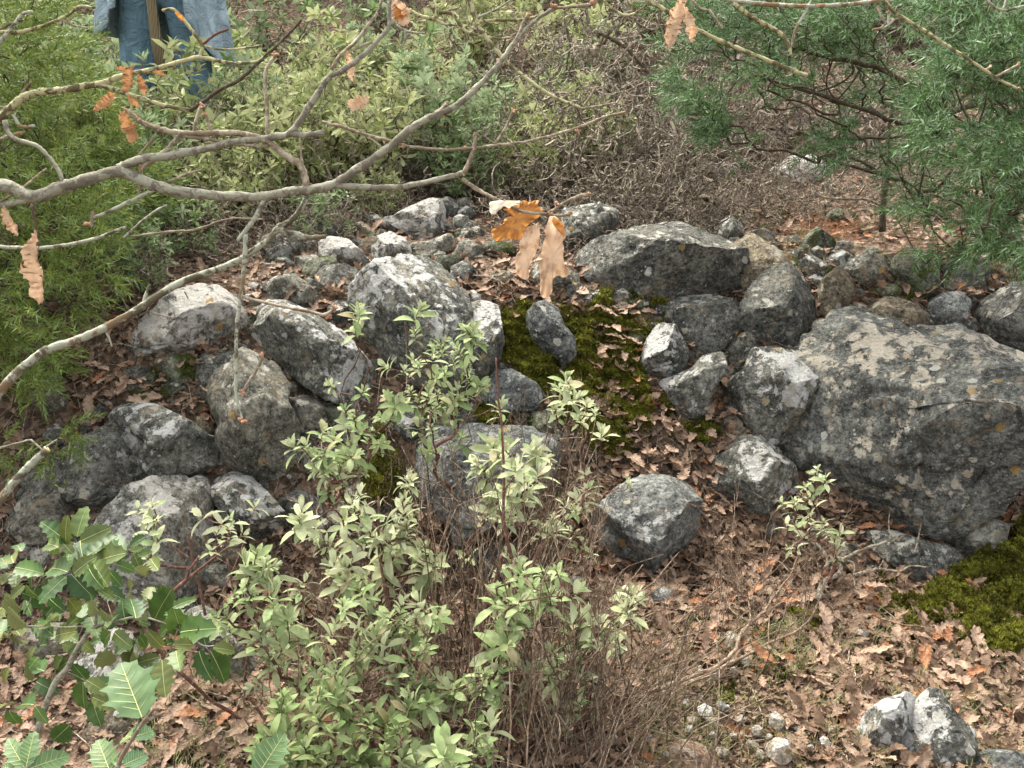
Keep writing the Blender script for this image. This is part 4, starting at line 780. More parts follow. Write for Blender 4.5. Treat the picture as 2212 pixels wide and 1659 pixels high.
# hand traced thicker stems
def traced(root, name, reg, pts, r0, r1, d, mat, k=6, n=5, rough=0.06, dj=0.0):
    p = Z(reg, pts); xy = np.array([q[:2] for q in p]); dd = np.asarray(d, float)
    if dd.ndim == 0: dd = np.full(len(p), float(dd))
    else: dd = np.interp(np.linspace(0, 1, len(p)), np.linspace(0, 1, len(dd)), dd)
    w = P(xy[:, 0], xy[:, 1], dd); w = catmull(w, n)
    if len(p[0]) == 3 and r0 is None: rr = np.interp(np.linspace(0, 1, len(w)), np.linspace(0, 1, len(p)), [q[2] for q in p]) * dd.mean() / FPX
    else: rr = np.linspace(r0, r1, len(w)) * dd.mean() / FPX
    L = np.linalg.norm(np.diff(w, axis=0), axis=1).mean(); w[1:-1] += rng.normal(size=(len(w) - 2, 3)) * L * 0.05
    o = np.array(root.location); mb = MB(); tube(mb, w - o, rr, k, True, rough); return mb.obj(name, M[mat], root, smooth=True)
b = hit1(1480, 1640); root = thing('fallen_branch', 'pinkish dry branch reaching up to the right over the leaf litter from the bottom shrub', 'branch', b)
gd = lambda reg, pts, lift=0.05: [np.dot(hit1(*Z(reg, [q])[0][:2]) - CAM, F_) - lift for q in pts]
for (reg, pts, a, c) in [(9, [(-300, 1200), (0, 1090), (200, 1010), (340, 900), (370, 800), (440, 720), (530, 640), (600, 540), (700, 400), (760, 240)], 8, 2), (9, [(-250, 1230), (80, 1090), (350, 960), (560, 850), (780, 740), (870, 620)], 6, 2), (9, [(340, 840), (440, 700), (430, 560), (500, 430)], 4, 1.5), (9, [(560, 850), (560, 700), (600, 600)], 2.5, 1.2),
                         (9, [(440, 720), (320, 640), (290, 580)], 2, 1), (9, [(700, 400), (640, 330), (560, 290)], 2, 1), (9, [(1290, 690), (1420, 730), (1540, 740), (1640, 780)], 3, 1.5)]:
    traced(root, 'branchlet', reg, pts, a * 0.72, c * 0.8, gd(reg, pts, 0.10), 'stem_dead')
b = hit1(1790, 1270); root = thing('gnarled_root', 'gnarled dead woody root in front of the ledge stone', 'dead wood', b)
for (pts, a, c) in [([(880, 560), (900, 480), (930, 440), (1010, 400), (1020, 350), (960, 320), (1000, 300), (1060, 310)], 7, 4), ([(1050, 300), (1180, 240), (1320, 190), (1380, 160)], 4, 2), ([(1110, 410), (1200, 385), (1270, 370), (1400, 385), (1480, 350), (1590, 360)], 4, 2), ([(1060, 310), (1110, 340), (1110, 430), (1130, 500), (1200, 500)], 3, 1.5), ([(830, 190), (900, 240), (940, 320), (920, 360)], 4, 3), ([(900, 480), (890, 530), (960, 540)], 3, 1.5), ([(1270, 370), (1300, 310)], 2, 1), ([(1380, 210), (1340, 120), (1340, 0)], 2, 1.2), ([(1500, 270), (1530, 160), (1550, 40)], 2.2, 1.2)]:
    traced(root, 'branchlet', 9, pts, a, c, gd(9, pts, 0.10), 'stem_grey')
b = hit1(1050, 1640); root = thing('woody_stem', 'thick dark red stem slanting up through the middle of the front shrubs', 'stem', b)
d0 = np.dot(b - CAM, F_)
for (reg, pts, a, c) in [(8, [(760, 1400), (820, 1200), (860, 1000), (900, 780), (950, 580), (1010, 400), (1040, 280)], 9, 6), (8, [(1100, 300), (1070, 180), (1050, 60), (1050, -200), (1040, -500), (1010, -800), (1000, -1000)], 6, 2.5), (8, [(980, 500), (1060, 450), (1150, 400)], 4, 2), (8, [(450, 1540), (520, 1380), (540, 1100), (480, 1000), (400, 900), (330, 780), (280, 500), (240, 200), (240, -100)], 7, 3), (8, [(250, 1450), (200, 1300), (100, 1150), (0, 1020)], 8, 5), (8, [(1250, 1640), (1400, 1500), (1550, 1370), (1700, 1300), (1850, 1200), (2000, 1120)], 7, 3),
                         (8, [(550, 1130), (700, 1060), (800, 980)], 2.5, 1.5), (7, [(1780, 1430), (1650, 1250), (1580, 1130), (1600, 900), (1530, 600), (1470, 300)], 5, 2.5), (7, [(1330, 670), (1280, 420), (1240, 260), (1215, 130)], 4, 3), (7, [(1230, 300), (1120, 220), (1040, 100), (1000, 20)], 2.5, 1.5)]:
    traced(root, 'branchlet', reg, pts, a * 0.8, c * 0.8, d0 + 0.08, 'stem_red')
# ------------------------------------------------------------------ background shrubs: prototypes and copies
def copy_tree(root, loc, rz, sc, label=None):
    c = root.copy(); COL.objects.link(c); c.location = loc; c.rotation_euler = (0, 0, rz); c.scale = (sc, sc, sc)
    if label: c['label'] = label
    for ch in root.children:
        k = ch.copy(); COL.objects.link(k); k.parent = c
    return c
RB = [rosette(60 + s, 5, 1.0, 0.34, 4, 0.14, (20, 90), 0.3) for s in range(4)]
def proto(seed, n, h, w, mat, label, stem='stem_brown', size=0.055, dead=95, leafy=1.0):
    r = np.random.RandomState(seed); root = thing('rock_rose_bush', label, 'bush', (0, 0, -20), 'green leafed bushes on the slope behind the wall')
    u_ = r.rand(n) ** 0.5; a = r.rand(n) * 6.28; f = r.uniform(0.25, 1.0, n); T = np.stack([w * u_ * np.cos(a) * (0.5 + 0.5 * f), w * u_ * np.sin(a) * (0.5 + 0.5 * f), h * f * (1.1 - 0.4 * u_ ** 2)], -1)
    mb, tp, dr = grow((0, 0, 0), T, r, rt=0.0013, wob=0.07, sides=3, k=5); mb.obj('stems', M[stem], root)
    kk = r.rand(len(tp)) < leafy; fo = MB(); rosettes_at(fo, tp[kk], dr[kk], RB, size, r); fo.obj('foliage', M[mat], root)
    if dead:
        a = r.rand(dead) * 6.28; u_ = r.rand(dead) ** 0.5; T = np.stack([w * 1.2 * u_ * np.cos(a), w * 1.2 * u_ * np.sin(a), h * r.uniform(0.1, 0.85, dead)], -1); mb, _, _ = grow((0.02, 0, 0), T, r, rt=0.0017, wob=0.10, sides=3, k=8, droop=0.5); mb.obj('dead_twigs', M['stem_grey'], root)
    return root
GB = [proto(1, 130, 0.62, 0.34, 'rock_rose', ''), proto(2, 100, 0.5, 0.32, 'rock_rose', ''), proto(3, 120, 0.7, 0.30, 'rock_rose2', ''), proto(4, 60, 0.5, 0.32, 'rock_rose2', '', dead=110)]
def gp(px, py): return hit1(px, py)
used = {}
lab = 'leafy green bush with grey twigs on the slope behind the wall'
def put(k, px, py, sc, label=None, arr=GB, pre=None):
    p = gp(px, py) if pre is None else np.array(pre); p[2] = ground_z(p[0], p[1]) - 0.02; rz = rng.rand() * 6.28
    l = label or lab
    if (id(arr), k) not in used:
        o = arr[k]; used[(id(arr), k)] = 1; o.location = tuple(p); o.rotation_euler = (0, 0, rz); o.scale = (sc,) * 3; o['label'] = l; return o
    return copy_tree(arr[k], tuple(p), rz, sc, l)
for k, px, py, sc, l in [(0, 480, 505, 0.62, 'yellow green bush rising behind the fork of the oak branch'), (1, 600, 470, 0.75, 'green bush right of the blue trousers'), (2, 330, 500, 0.7, 'bright leafed bush between the left juniper and the blue trousers'), (0, 700, 440, 0.8, None), (1, 560, 400, 0.8, None), (3, 390, 560, 0.55, 'low bush over the white topped slab'),
                         (2, 300, 640, 0.42, 'small broad leafed bush at the edge of the left juniper'), (2, 1010, 450, 0.62, 'dark green small bush above the hanging orange leaves'), (1, 820, 470, 0.4, 'low green clump left of the white crusted rock'), (3, 700, 520, 0.45, 'low clump of leaves and twigs behind the white crusted rock'), (0, 920, 360, 0.6, None), (1, 1050, 350, 0.65, None), (3, 830, 370, 0.7, None), (2, 1180, 320, 0.6, None), (3, 1100, 300, 0.8, None), (2, 1280, 290, 0.8, None)]:
    put(k, px, py, sc, l)
rows = [(4.9, -2.6, 0.6, 10, 0.75), (5.6, -2.8, 1.2, 11, 0.9), (6.4, -3.3, 2.2, 13, 1.0), (7.3, -3.8, 3.6, 14, 1.15), (8.4, -4.6, 4.8, 14, 1.35), (9.8, -5.4, 5.6, 13, 1.6), (11.6, -6.5, 6.6, 12, 2.0), (13.5, -7.5, 7.8, 11, 2.4)]
PERS = (-1.55, 5.15)
for (y, x0, x1, n, sc) in rows:
    for k in range(n):
        x = x0 + (x1 - x0) * (k + rng.rand() * 0.8) / n; yy = y + rng.normal() * 0.25
        if abs(x / yy - PERS[0] / PERS[1]) < 0.075 and yy < 5.3: continue
        if 0.11 < x / yy < 0.31 and yy < 6.9: continue
        s_ = sc * rng.uniform(0.8, 1.15)
        if abs(x / yy - PERS[0] / PERS[1]) < 0.09 and yy < 5.3: s_ *= 0.7
        put(rng.randint(4) if x < 0.2 * y else 3, 0, 0, s_, pre=(x, yy, 0))
# twig thickets
def tprot(seed, n, h, w, mat='stem_grey'):
    r = np.random.RandomState(seed); root = thing('twig_thicket', '', 'thicket', (0, 0, -20), 'leafless twig thickets behind the wall')
    a = r.rand(n) * 6.28; u_ = r.rand(n) ** 0.6; T = np.stack([w * u_ * np.cos(a), w * u_ * np.sin(a), h * r.uniform(0.02, 1, n) * (1.05 - 0.5 * u_)], -1)
    mb, _, _ = grow((0, 0, 0), T, r, rt=0.0015, wob=0.12, sides=3, k=12, droop=0.8, trunk_bias=0.15, pw=0.5); mb.obj('twigs', M[mat], root)
    return root
TT = [tprot(1, 330, 0.50, 0.52), tprot(2, 300, 0.68, 0.44), tprot(3, 290, 0.38, 0.55)]
tl = 'tangled leafless grey brown thicket above the capstones'
for k, px, py, sc, l in [(0, 1420, 480, 0.8, 'twig thicket hanging over the wide dark capstone'), (1, 1300, 420, 0.8, None), (2, 1560, 450, 0.6, None), (1, 1380, 340, 0.6, None), (2, 1200, 440, 0.7, None), (1, 1620, 400, 0.5, 'twig thicket around the dark twisted stump'), (0, 1100, 400, 0.7, None), (0, 1320, 280, 1.1, None),
                         (2, 960, 400, 0.7, None), (1, 880, 420, 0.6, None), (2, 1800, 420, 0.8, None), (1, 1900, 350, 0.9, None), (2, 1350, 520, 0.5, 'low twigs between the hanging leaves and the capstone'), (2, 2050, 420, 0.8, None), (2, 760, 460, 0.6, None), (0, 620, 520, 0.5, 'twigs under the lichened branch near the top of the wall'), (1, 500, 560, 0.45, None), (2, 1480, 500, 0.45, None), (0, 1650, 470, 0.5, None), (2, 1780, 450, 0.5, None), (1, 2000, 460, 0.45, None), (2, 1150, 430, 0.5, None), (0, 700, 500, 0.4, None), (2, 1230, 560, 0.35, 'small dry twig tangle behind the hanging leaf tips')]:
    put(k, px, py, sc, l or tl, TT)
for (x, y, k, sc) in [(-1.30, 4.55, 0, 0.95), (-1.62, 4.6, 1, 1.0), (-1.44, 4.66, 3, 1.15), (-1.5, 4.2, 3, 0.8), (-1.15, 4.8, 2, 0.75), (-1.85, 4.7, 0, 0.85), (-1.0, 4.4, 1, 0.9), (-0.7, 4.7, 0, 1.0), (-0.3, 4.9, 2, 0.95)]:
    put(k, 0, 0, sc, 'yellow green bush close in front of the blue trousers' if k == 1 and x < -1.5 else None, pre=(x, y, 0))
for (x, y, k, sc) in [(0.3, 4.6, 1, 1.0), (0.55, 4.3, 0, 0.8), (0.65, 4.9, 0, 1.2), (0.35, 5.1, 1, 1.3), (0.5, 4.55, 1, 1.1), (1.5, 6.0, 1, 1.8), (0.6, 5.6, 1, 1.7), (-0.2, 5.8, 1, 1.2), (0.1, 5.0, 2, 1.0), (0.4, 5.4, 1, 1.3), (0.9, 5.6, 0, 1.4), (1.3, 5.8, 1, 1.4), (1.8, 5.6, 2, 1.2), (0.7, 6.0, 1, 1.5), (0.2, 4.25, 2, 0.7)]:
    put(k, 0, 0, sc, tl, TT, pre=(x, y, 0))
for k in range(20):
    y = rng.uniform(7.4, 10.5); x = y * rng.uniform(-0.05, 0.42); put(rng.randint(3), 0, 0, 1.3 * y / 6, tl, TT, pre=(x, y, 0))
b = hit1(1590, 400); root = thing('twisted_stump', 'dark twisted juniper stump rising from the twig thicket', 'stump', b)
d0 = np.dot(b - CAM, F_)
for (pts, a, c) in [([(340, 1270), (350, 1180), (400, 1110), (470, 1050), (500, 960), (520, 900)], 9, 6), ([(400, 1110), (350, 1060), (280, 1020), (200, 990), (100, 920)], 6, 3), ([(480, 1040), (560, 1035)], 3, 2), ([(500, 960), (470, 880)], 4, 3), ([(300, 1250), (260, 1190), (180, 1170), (60, 1230), (-60, 1260)], 4, 2)]:
    traced(root, 'limb', 3, pts, a, c, d0, 'dark_bark', rough=0.15)
b = hit1(1410, 400); root = thing('old_shrub_base', 'dark woody base of a shrub in the middle of the thicket', 'stump', b)
d0 = np.dot(b - CAM, F_)
for (pts, a, c) in [([(1560, 1000), (1700, 1060), (1800, 1090), (1900, 1130), (2000, 1150)], 7, 5), ([(1760, 860), (1730, 950), (1830, 1000), (1880, 1080)], 5, 6), ([(1860, 940), (1900, 1020), (1960, 1070)], 5, 4), ([(1700, 740), (1740, 830), (1710, 900)], 3, 4), ([(1660, 210), (1780, 270), (1860, 330), (1960, 440), (2010, 520), (2040, 640), (2060, 760)], 4, 3), ([(1450, 160), (1480, 300), (1460, 440), (1540, 540), (1620, 600)], 2.5, 2)]:
    traced(root, 'limb', 2, pts, a, c, d0, 'dark_bark', rough=0.12)
# ------------------------------------------------------------------ junipers
def sprayT(seed, n=16, L=1.0, nl=0.16):
    """a juniper shoot along +z, length 1, sharp needles in threes"""
    r = np.random.RandomState(seed); mb = MB()
    for k in range(n):
        z = k / n
        for j in range(3):
            a = k * 1.05 + j * 2.094 + r.normal() * 0.15; t = radians(58 - 30 * z) + r.normal() * 0.15; l = nl * r.uniform(0.75, 1.15) * (1 - 0.25 * z)
            d = np.array([sin(t) * cos(a), sin(t) * sin(a), cos(t)]); s = np.array([-sin(a), cos(a), 0]) * 0.024
            o = np.array([0, 0, z]); mb.add([o - s, o + s, o + d * l], None, [[0, 1, 2]])
    return mb.arr()
SP = [sprayT(s, 8, 1, 0.32) for s in range(4)]
def juniper(base, limbs, polys, n, label, mat, size, seed, depth, trunk=None, thickd=0.5, down=0.0, dens=None):
    r = np.random.RandomState(seed); b = np.array(base, float); root = thing('juniper', label, 'juniper tree', b)
    pts = []
    for (poly, w, dr) in polys:
        poly = np.array(poly, float); m = int(n * w); lo = poly.min(0); hi = poly.max(0); got = 0
        while got < m:
            x = r.uniform(lo[0], hi[0], 4000); y = r.uniform(lo[1], hi[1], 4000); d = r.uniform(dr[0], dr[1], 4000)
            cl = fbm(np.stack([x / 70, y / 55, d * 4], -1), 2)
            k = inpoly(x, y, poly) & (cl > 0.06); q = P(x[k], y[k], d[k]); q = q[: m - got]
            q = q[q[:, 2] > ground_z(q[:, 0], q[:, 1]) + 0.02]; pts.append(q); got += max(1, len(q))
    pts = np.vstack(pts); tops = pts[r.rand(len(pts)) < 0.30]
    mb, _, _ = grow(b, tops, r, rt=0.0011, wob=0.05, sides=4, k=6, trunk_bias=0.05, pw=0.32); mb.v = [a - b for a in mb.v]; mb.obj('branches', M['dark_bark'], root, smooth=True)
    out = pts - (b + [0, 0, 0.6]); out /= np.linalg.norm(out, axis=1, keepdims=True); z = out * 0.8 + r.normal(size=out.shape) * 0.55 + [0, 0, 0.25 - down]
    N = len(pts); fo = MB(); Fm = frame_from(z, r.rand(N) * 6.28) * (size * r.uniform(0.7, 1.3, N))[:, None, None]; w = r.randint(4, size=N)
    for k in range(4): fo.inst(SP[k], Fm[w == k], (pts - b)[w == k])
    fo.obj('needles', M[mat], root)
    for (reg, pl, a, c) in limbs: traced(root, 'limb', reg, pl, a, c, depth, 'dark_bark', rough=0.08)
    return root
jb = np.array([-2.35, 3.9, float(ground_z(-2.35, 3.9))])
juniper(jb, [], [([(-250, -120), (60, -100), (140, -30), (165, 40), (150, 100), (190, 150), (240, 230), (230, 300), (280, 340), (260, 420), (250, 520), (260, 600), (200, 650), (170, 720), (120, 790), (160, 860), (180, 940), (130, 990), (60, 1000), (-250, 1020)], 1.0, (2.9, 3.7)),
                 ([(-200, 0), (150, 0), (230, 200), (230, 500), (150, 650), (100, 750), (-200, 900)], 0.6, (3.5, 4.3)), ([(150, 200), (270, 240), (330, 330), (360, 420), (300, 560), (200, 600)], 0.22, (3.5, 4.0))],
        2500, 'bright green juniper filling the left edge', 'jun_l', 0.092, 1, 3.6)
jr = P(2420, 300, 3.6); jr[2] = ground_z(jr[0], jr[1])
juniper(jr, [(3, [(2300, 560), (1900, 580), (1700, 570), (1450, 540), (1300, 450), (1100, 400), (850, 350), (720, 300)], 9, 4), (3, [(2300, 640), (1900, 680), (1500, 800), (1350, 780), (1200, 720), (900, 620), (700, 560), (450, 490)], 7, 3), (3, [(1500, 420), (1420, 330), (1390, 240)], 4, 3), (3, [(1900, 560), (1500, 860), (1200, 900), (950, 900)], 4, 2), (3, [(1100, 410), (1100, 480), (980, 560), (850, 600)], 3, 2), (3, [(1160, 440), (1080, 560), (1010, 640)], 2.5, 1.5)],
        [([(2000, -60), (2300, -60), (2300, 520), (2212, 560), (2140, 530), (2100, 480), (2150, 400), (2060, 350), (1990, 300), (2000, 210), (2030, 150), (1960, 60)], 1.0, (2.5, 3.2)),
         ([(1420, -40), (2000, -60), (2000, 60), (1900, 110), (1780, 120), (1650, 170), (1560, 170), (1460, 165), (1430, 90)], 0.75, (3.2, 3.9)), ([(1440, 150), (1560, 170), (1600, 190), (1560, 230), (1470, 220)], 0.06, (3.3, 3.6)),
         ([(1530, 240), (1660, 260), (1640, 350), (1580, 350), (1545, 300)], 0.075, (3.4, 3.6)), ([(1760, 270), (1860, 240), (1900, 290), (1820, 360), (1740, 330)], 0.05, (3.4, 3.8)), ([(1560, 170), (1960, 110), (2000, 220), (1800, 230), (1650, 210)], 0.10, (3.6, 4.0)),
         ([(1920, 460), (2000, 430), (2100, 450), (2212, 430), (2230, 560), (2100, 560), (1960, 560)], 0.14, (2.9, 3.3)), ([(1960, 190), (2040, 180), (2060, 340), (1990, 340)], 0.10, (3.0, 3.4)), ([(1840, 330), (2200, 250), (2212, 420), (2000, 450), (1850, 400)], 0.12, (3.2, 3.8))],
        1450, 'blue green juniper hanging in from the upper right', 'jun_r', 0.085, 2, 3.5, down=0.35)
b = hit1(1908, 545); root = thing('sapling', 'thin upright grey trunk under the right juniper', 'tree', b); d0 = np.dot(b - CAM, F_)
traced(root, 'trunk', 3, [(1295, 1500), (1300, 1300), (1330, 1100), (1330, 900), (1350, 760), (1370, 600)], 8, 4, d0, 'dark_bark'); traced(root, 'branch', 3, [(1280, 1330), (1180, 1290), (1050, 1290), (920, 1280), (850, 1240)], 3.5, 3, d0, 'stem_grey')
traced(root, 'branch', 3, [(1330, 900), (1500, 860), (1640, 950)], 3, 2, d0, 'stem_grey')
# ------------------------------------------------------------------ oak branches in front
def leaf3d(poly, d, bend, mat, root, name='dead_leaf', label=None, tilt=(0, 0), seed=0):
    """thin curled leaf blade from an outline (full image px); dense fan with relief, real thickness by solidify"""
    poly = np.array(poly, float) * 2212 / 2848; c = poly.mean(0); n = len(poly); K = 4
    r = np.random.RandomState(seed + n); pl = catmull(np.vstack([np.c_[poly, poly[:, 0] * 0], [poly[0][0], poly[0][1], 0]]), 3)[:-1, :2]; m = len(pl)
    rings = [c + (pl - c) * f for f in np.linspace(1, 0.2, K)]; V = np.vstack(rings + [c[None]])
    x = (V[:, 0] - c[0]) / 100; y = (V[:, 1] - c[1]) / 100
    dd = d + tilt[0] * x + tilt[1] * y + bend * (x * x * 0.5 + y * y * 0.12) + 0.006 * fbm(np.c_[V / 22, V[:, :1] * 0 + seed], 3)
    edge = np.r_[np.ones(m), np.zeros(len(V) - m)]; dd = dd + edge * 0.006 * np.sin(np.arange(len(V)) * 1.1)
    W = P(V[:, 0], V[:, 1], dd); q = [[a * m + i, a * m + (i + 1) % m, (a + 1) * m + (i + 1) % m, (a + 1) * m + i] for a in range(K - 1) for i in range(m)]
    t = [[(K - 1) * m + i, (K - 1) * m + (i + 1) % m, K * m] for i in range(m)]; mb = MB(); mb.add(W - np.array(root.location), q, t)
    o = mb.obj(name, M[mat], root, smooth=True)
    if label: o['label'] = label
    return o
def oak_blade(a, bpt, w, d, mat, root, k=0, name='dead_leaf', roll=0.0):
    """lobed blade from stalk px a to tip px bpt (display px)"""
    A = P(a[0], a[1], d); B = P(bpt[0], bpt[1], d + 0.01); L = np.linalg.norm(B - A); x = (B - A) / L; z = -F_ + 0.3 * R_ * sin(roll) * 3; z = z - x * np.dot(z, x); z /= np.linalg.norm(z); y = np.cross(z, x)
    v, q, t = OAKH[k % 8]; v = v * [1, w / 0.5, 1.6]; mb = MB(); mb.add((v @ np.stack([x, y, z], 0)) * L + A - np.array(root.location), q, t); return mb.obj(name, M[mat], root, smooth=True)
def buds(root, reg, pts, d, s=5, n=4):
    o = np.array(root.location); v, t = ICO[3]
    for p in pts:
        mb = MB(); q = Z(reg, [p])[0]; c = P(q[0], q[1], d)
        for k in range(n):
            dd = rand_dirs(1, 0.3)[0]; sc = s * d / FPX * rng.uniform(0.6, 1.0); Fm = frame_from(dd[None])[0]
            mb.add((v * [0.6, 0.6, 1.15] * sc) @ Fm.T + c + dd * sc * 0.7 - o, None, t)
        mb.obj('bud', M['bud'], root, smooth=True)
def branch(label, base, parts, d, name='oak_branch'):
    q = Z(base[0], [base[1:]])[0]; root = thing(name, label, 'branch', P(q[0], q[1], d))
    for (nm, reg, pts, a, c, mat) in parts: traced(root, nm, reg, pts, a * 0.88, c * 0.85, d, mat, k=9, n=6, rough=0.09)
    return root
d1 = 1.12
B1 = branch('long bare oak branch forking from the left edge, orange dead leaves at its tip', (1, -60, 1200), [
 ('limb', 0, [(-60, 395), (20, 405), (70, 425), (130, 405), (200, 385), (262, 372), (330, 400), (400, 415), (480, 423), (560, 425), (620, 415), (662, 412)], 17, 11, 'bark'),
 ('limb', 0, [(655, 413), (720, 398), (780, 360), (850, 310), (890, 275), (950, 245), (990, 225), (1040, 180), (1080, 135), (1110, 95), (1150, 50), (1195, 18)], 12, 4.5, 'bark'),
 ('twig', 0, [(1195, 18), (1240, 14), (1285, 8)], 4, 4, 'twig'), ('twig', 0, [(1078, 137), (1110, 95), (1128, 55), (1140, 30)], 5, 4, 'twig'), ('twig', 0, [(935, 248), (955, 235), (968, 222)], 5, 5, 'twig'),
 ('limb', 0, [(254, 364), (300, 347), (434, 324), (500, 307), (584, 297), (630, 284), (680, 210), (710, 167), (738, 153), (775, 127), (811, 93), (838, 60), (841, 20), (845, -20)], 11, 4, 'bark'),
 ('stub', 0, [(625, 288), (660, 292), (700, 285)], 8, 6.5, 'bark'), ('twig', 0, [(715, 150), (738, 117), (771, 87), (798, 50), (818, 23), (826, -15)], 5, 3.5, 'twig'), ('twig', 0, [(760, 110), (790, 95), (810, 92)], 3.5, 2.5, 'twig'),
 ('twig', 1, [(830, 720), (900, 780), (960, 810), (1050, 840), (1170, 860), (1300, 865), (1500, 860), (1650, 885), (1740, 920), (1830, 990), (1930, 1060), (1970, 1120), (1985, 1230)], 6, 9, 'twig'),
 ('twig', 1, [(1170, 865), (1100, 950), (1000, 1030), (920, 1080)], 5.5, 6.5, 'twig'), ('twig', 1, [(905, 1080), (905, 1200), (900, 1290)], 4, 3.5, 'twig'), ('twig', 1, [(1180, 880), (1400, 910), (1600, 940), (1740, 950)], 4.5, 4.5, 'twig'),
 ('twig', 1, [(1250, 885), (1270, 780), (1300, 690), (1330, 690)], 4, 4, 'twig'), ('twig', 1, [(1330, 740), (1360, 820), (1390, 890)], 4, 3.5, 'twig'), ('twig', 1, [(1735, 890), (1730, 700), (1715, 500), (1740, 420), (1790, 355)], 5, 4.5, 'twig'), ('twig', 1, [(1940, 870), (1950, 1000), (1970, 1120)], 2.5, 3, 'twig'),
 ('twig', 1, [(900, 1000), (950, 950), (1000, 885)], 3, 3, 'twig'),
 ('limb', 0, [(664, 412), (720, 401), (790, 405), (855, 404), (920, 394), (972, 381), (1003, 373)], 8, 6.5, 'bark'), ('cut_end', 0, [(999, 375), (1004, 374)], 6, 6, 'cut'),
 ('twig', 2, [(790, 1125), (830, 1040), (860, 950), (868, 860)], 6, 5, 'twig'), ('twig', 2, [(780, 1160), (900, 1240), (1020, 1300), (1180, 1370), (1330, 1385)], 5.5, 3.5, 'twig'), ('twig', 2, [(1330, 1385), (1450, 1310), (1540, 1270), (1610, 1260)], 3, 6, 'twig'), ('twig', 2, [(1350, 1390), (1420, 1395), (1480, 1390)], 3, 4, 'twig'),
 ('limb', 2, [(-130, 790), (0, 820), (150, 870), (300, 910), (450, 950), (650, 970), (850, 960), (1000, 940), (1150, 925), (1350, 880), (1550, 820), (1700, 760), (1820, 730)], 4, 3.5, 'twig'), ('twig', 2, [(990, 935), (1060, 830), (1110, 720)], 3, 3.5, 'twig'), ('twig', 2, [(130, 860), (200, 905), (250, 945)], 3, 2, 'twig'),
 ('limb', 1, [(1720, 1280), (1660, 1400), (1600, 1480), (1540, 1560)], 7, 4.5, 'bark_l'), ('twig', 4, [(1590, -140), (1585, 0), (1575, 120), (1570, 200), (1540, 400), (1530, 560), (1530, 700), (1525, 850), (1540, 960), (1570, 1070)], 6, 3.5, 'bark_l'),
 ('twig', 4, [(1590, 270), (1800, 320), (2000, 360), (2100, 380), (2170, 340)], 3.8, 4.5, 'twig'), ('twig', 4, [(1560, 900), (1620, 800), (1670, 720), (1700, 650)], 3.5, 4.5, 'twig'),
 ('limb', 1, [(0, 1335), (100, 1310), (250, 1285), (350, 1255)], 7, 7, 'bark'), ('twig', 1, [(-20, 1320), (140, 1220), (230, 1150), (300, 1090)], 4, 2.5, 'twig'), ('twig', 1, [(610, 1410), (750, 1350), (870, 1290), (930, 1260), (1000, 1230)], 4.5, 5, 'bark_l'),
 ('twig', 1, [(1090, 1180), (1200, 1130), (1310, 1100)], 3.5, 3, 'twig'), ('twig', 1, [(590, 1470), (600, 1400), (595, 1370)], 4.5, 5, 'twig'), ('twig', 1, [(30, 780), (50, 850), (100, 900), (230, 940), (300, 1000), (370, 1090), (410, 1180)], 6, 5, 'bark')], d1)
buds(B1, 0, [(1285, 8), (1195, 16), (1140, 30), (1078, 137)], d1, 7); buds(B1, 1, [(830, 720), (900, 780), (920, 1080), (1310, 690), (1780, 355), (1330, 740), (570, 1450)], d1, 6)
buds(B1, 2, [(1820, 730), (1400, 1320), (1600, 1255), (1350, 1390), (1110, 720), (650, 740), (400, 950), (800, 965), (1530, 850), (1480, 1385)], d1, 5); buds(B1, 4, [(2170, 340), (1700, 650), (1570, 1070), (1570, 890), (2130, 390)], d1, 7)
mkf = lambda pts: [(1300 + x * 400 / 1952, 520 + y * 400 / 1952) for x, y in pts]
leaf3d(mkf([(1030, 310), (960, 260), (965, 180), (900, 185), (850, 205), (770, 180), (740, 190), (700, 230), (620, 260), (560, 290), (480, 300), (560, 330), (640, 400), (560, 400), (500, 440), (480, 500), (400, 545), (335, 580), (330, 640), (370, 720), (440, 735), (540, 700), (640, 715), (720, 700), (780, 610), (800, 540), (870, 480), (960, 420)]), d1, 0.02, 'oakleaf_o', B1, label='broad orange lobed dead leaf', seed=1)
leaf3d(mkf([(720, 190), (640, 185), (480, 185), (310, 200), (300, 260), (310, 350), (375, 370), (385, 290), (450, 300), (500, 260), (560, 290), (630, 250), (700, 240)]), d1 - 0.012, 0.05, 'cream', B1, label='cream coloured curled over upper edge', seed=2, name='leaf_fold')
leaf3d(mkf([(970, 470), (900, 520), (820, 540), (790, 590), (740, 660), (705, 760), (710, 860), (660, 930), (650, 1030), (670, 1160), (720, 1230), (800, 1255), (840, 1210), (830, 1120), (870, 1010), (920, 920), (960, 800), (985, 640)]), d1 - 0.006, 0.12, 'oakleaf_p', B1, label='middle pale hanging leaf', seed=3)
leaf3d(mkf([(1120, 390), (1200, 400), (1250, 450), (1310, 520), (1310, 580), (1330, 690), (1290, 720), (1310, 830), (1300, 930), (1330, 1080), (1400, 1130), (1380, 1190), (1300, 1230), (1230, 1200), (1160, 1250), (1150, 1350), (1150, 1420), (1090, 1500), (1020, 1500), (985, 1430), (990, 1290), (980, 1150), (960, 1010), (930, 990), (1000, 900), (1030, 760), (1070, 650), (1045, 600), (1070, 530)]), d1, 0.12, 'oakleaf_p', B1, label='longest pale orange hanging leaf', seed=4)
leaf3d(mkf([(1160, 400), (1250, 450), (1310, 530), (1320, 690), (1270, 640), (1200, 560), (1150, 480)]), d1 - 0.014, 0.05, 'oakleaf_o', B1, label='orange edge of the longest hanging leaf', seed=5, name='leaf_fold')  # separate orange strip just in front of the leaf's upper right margin
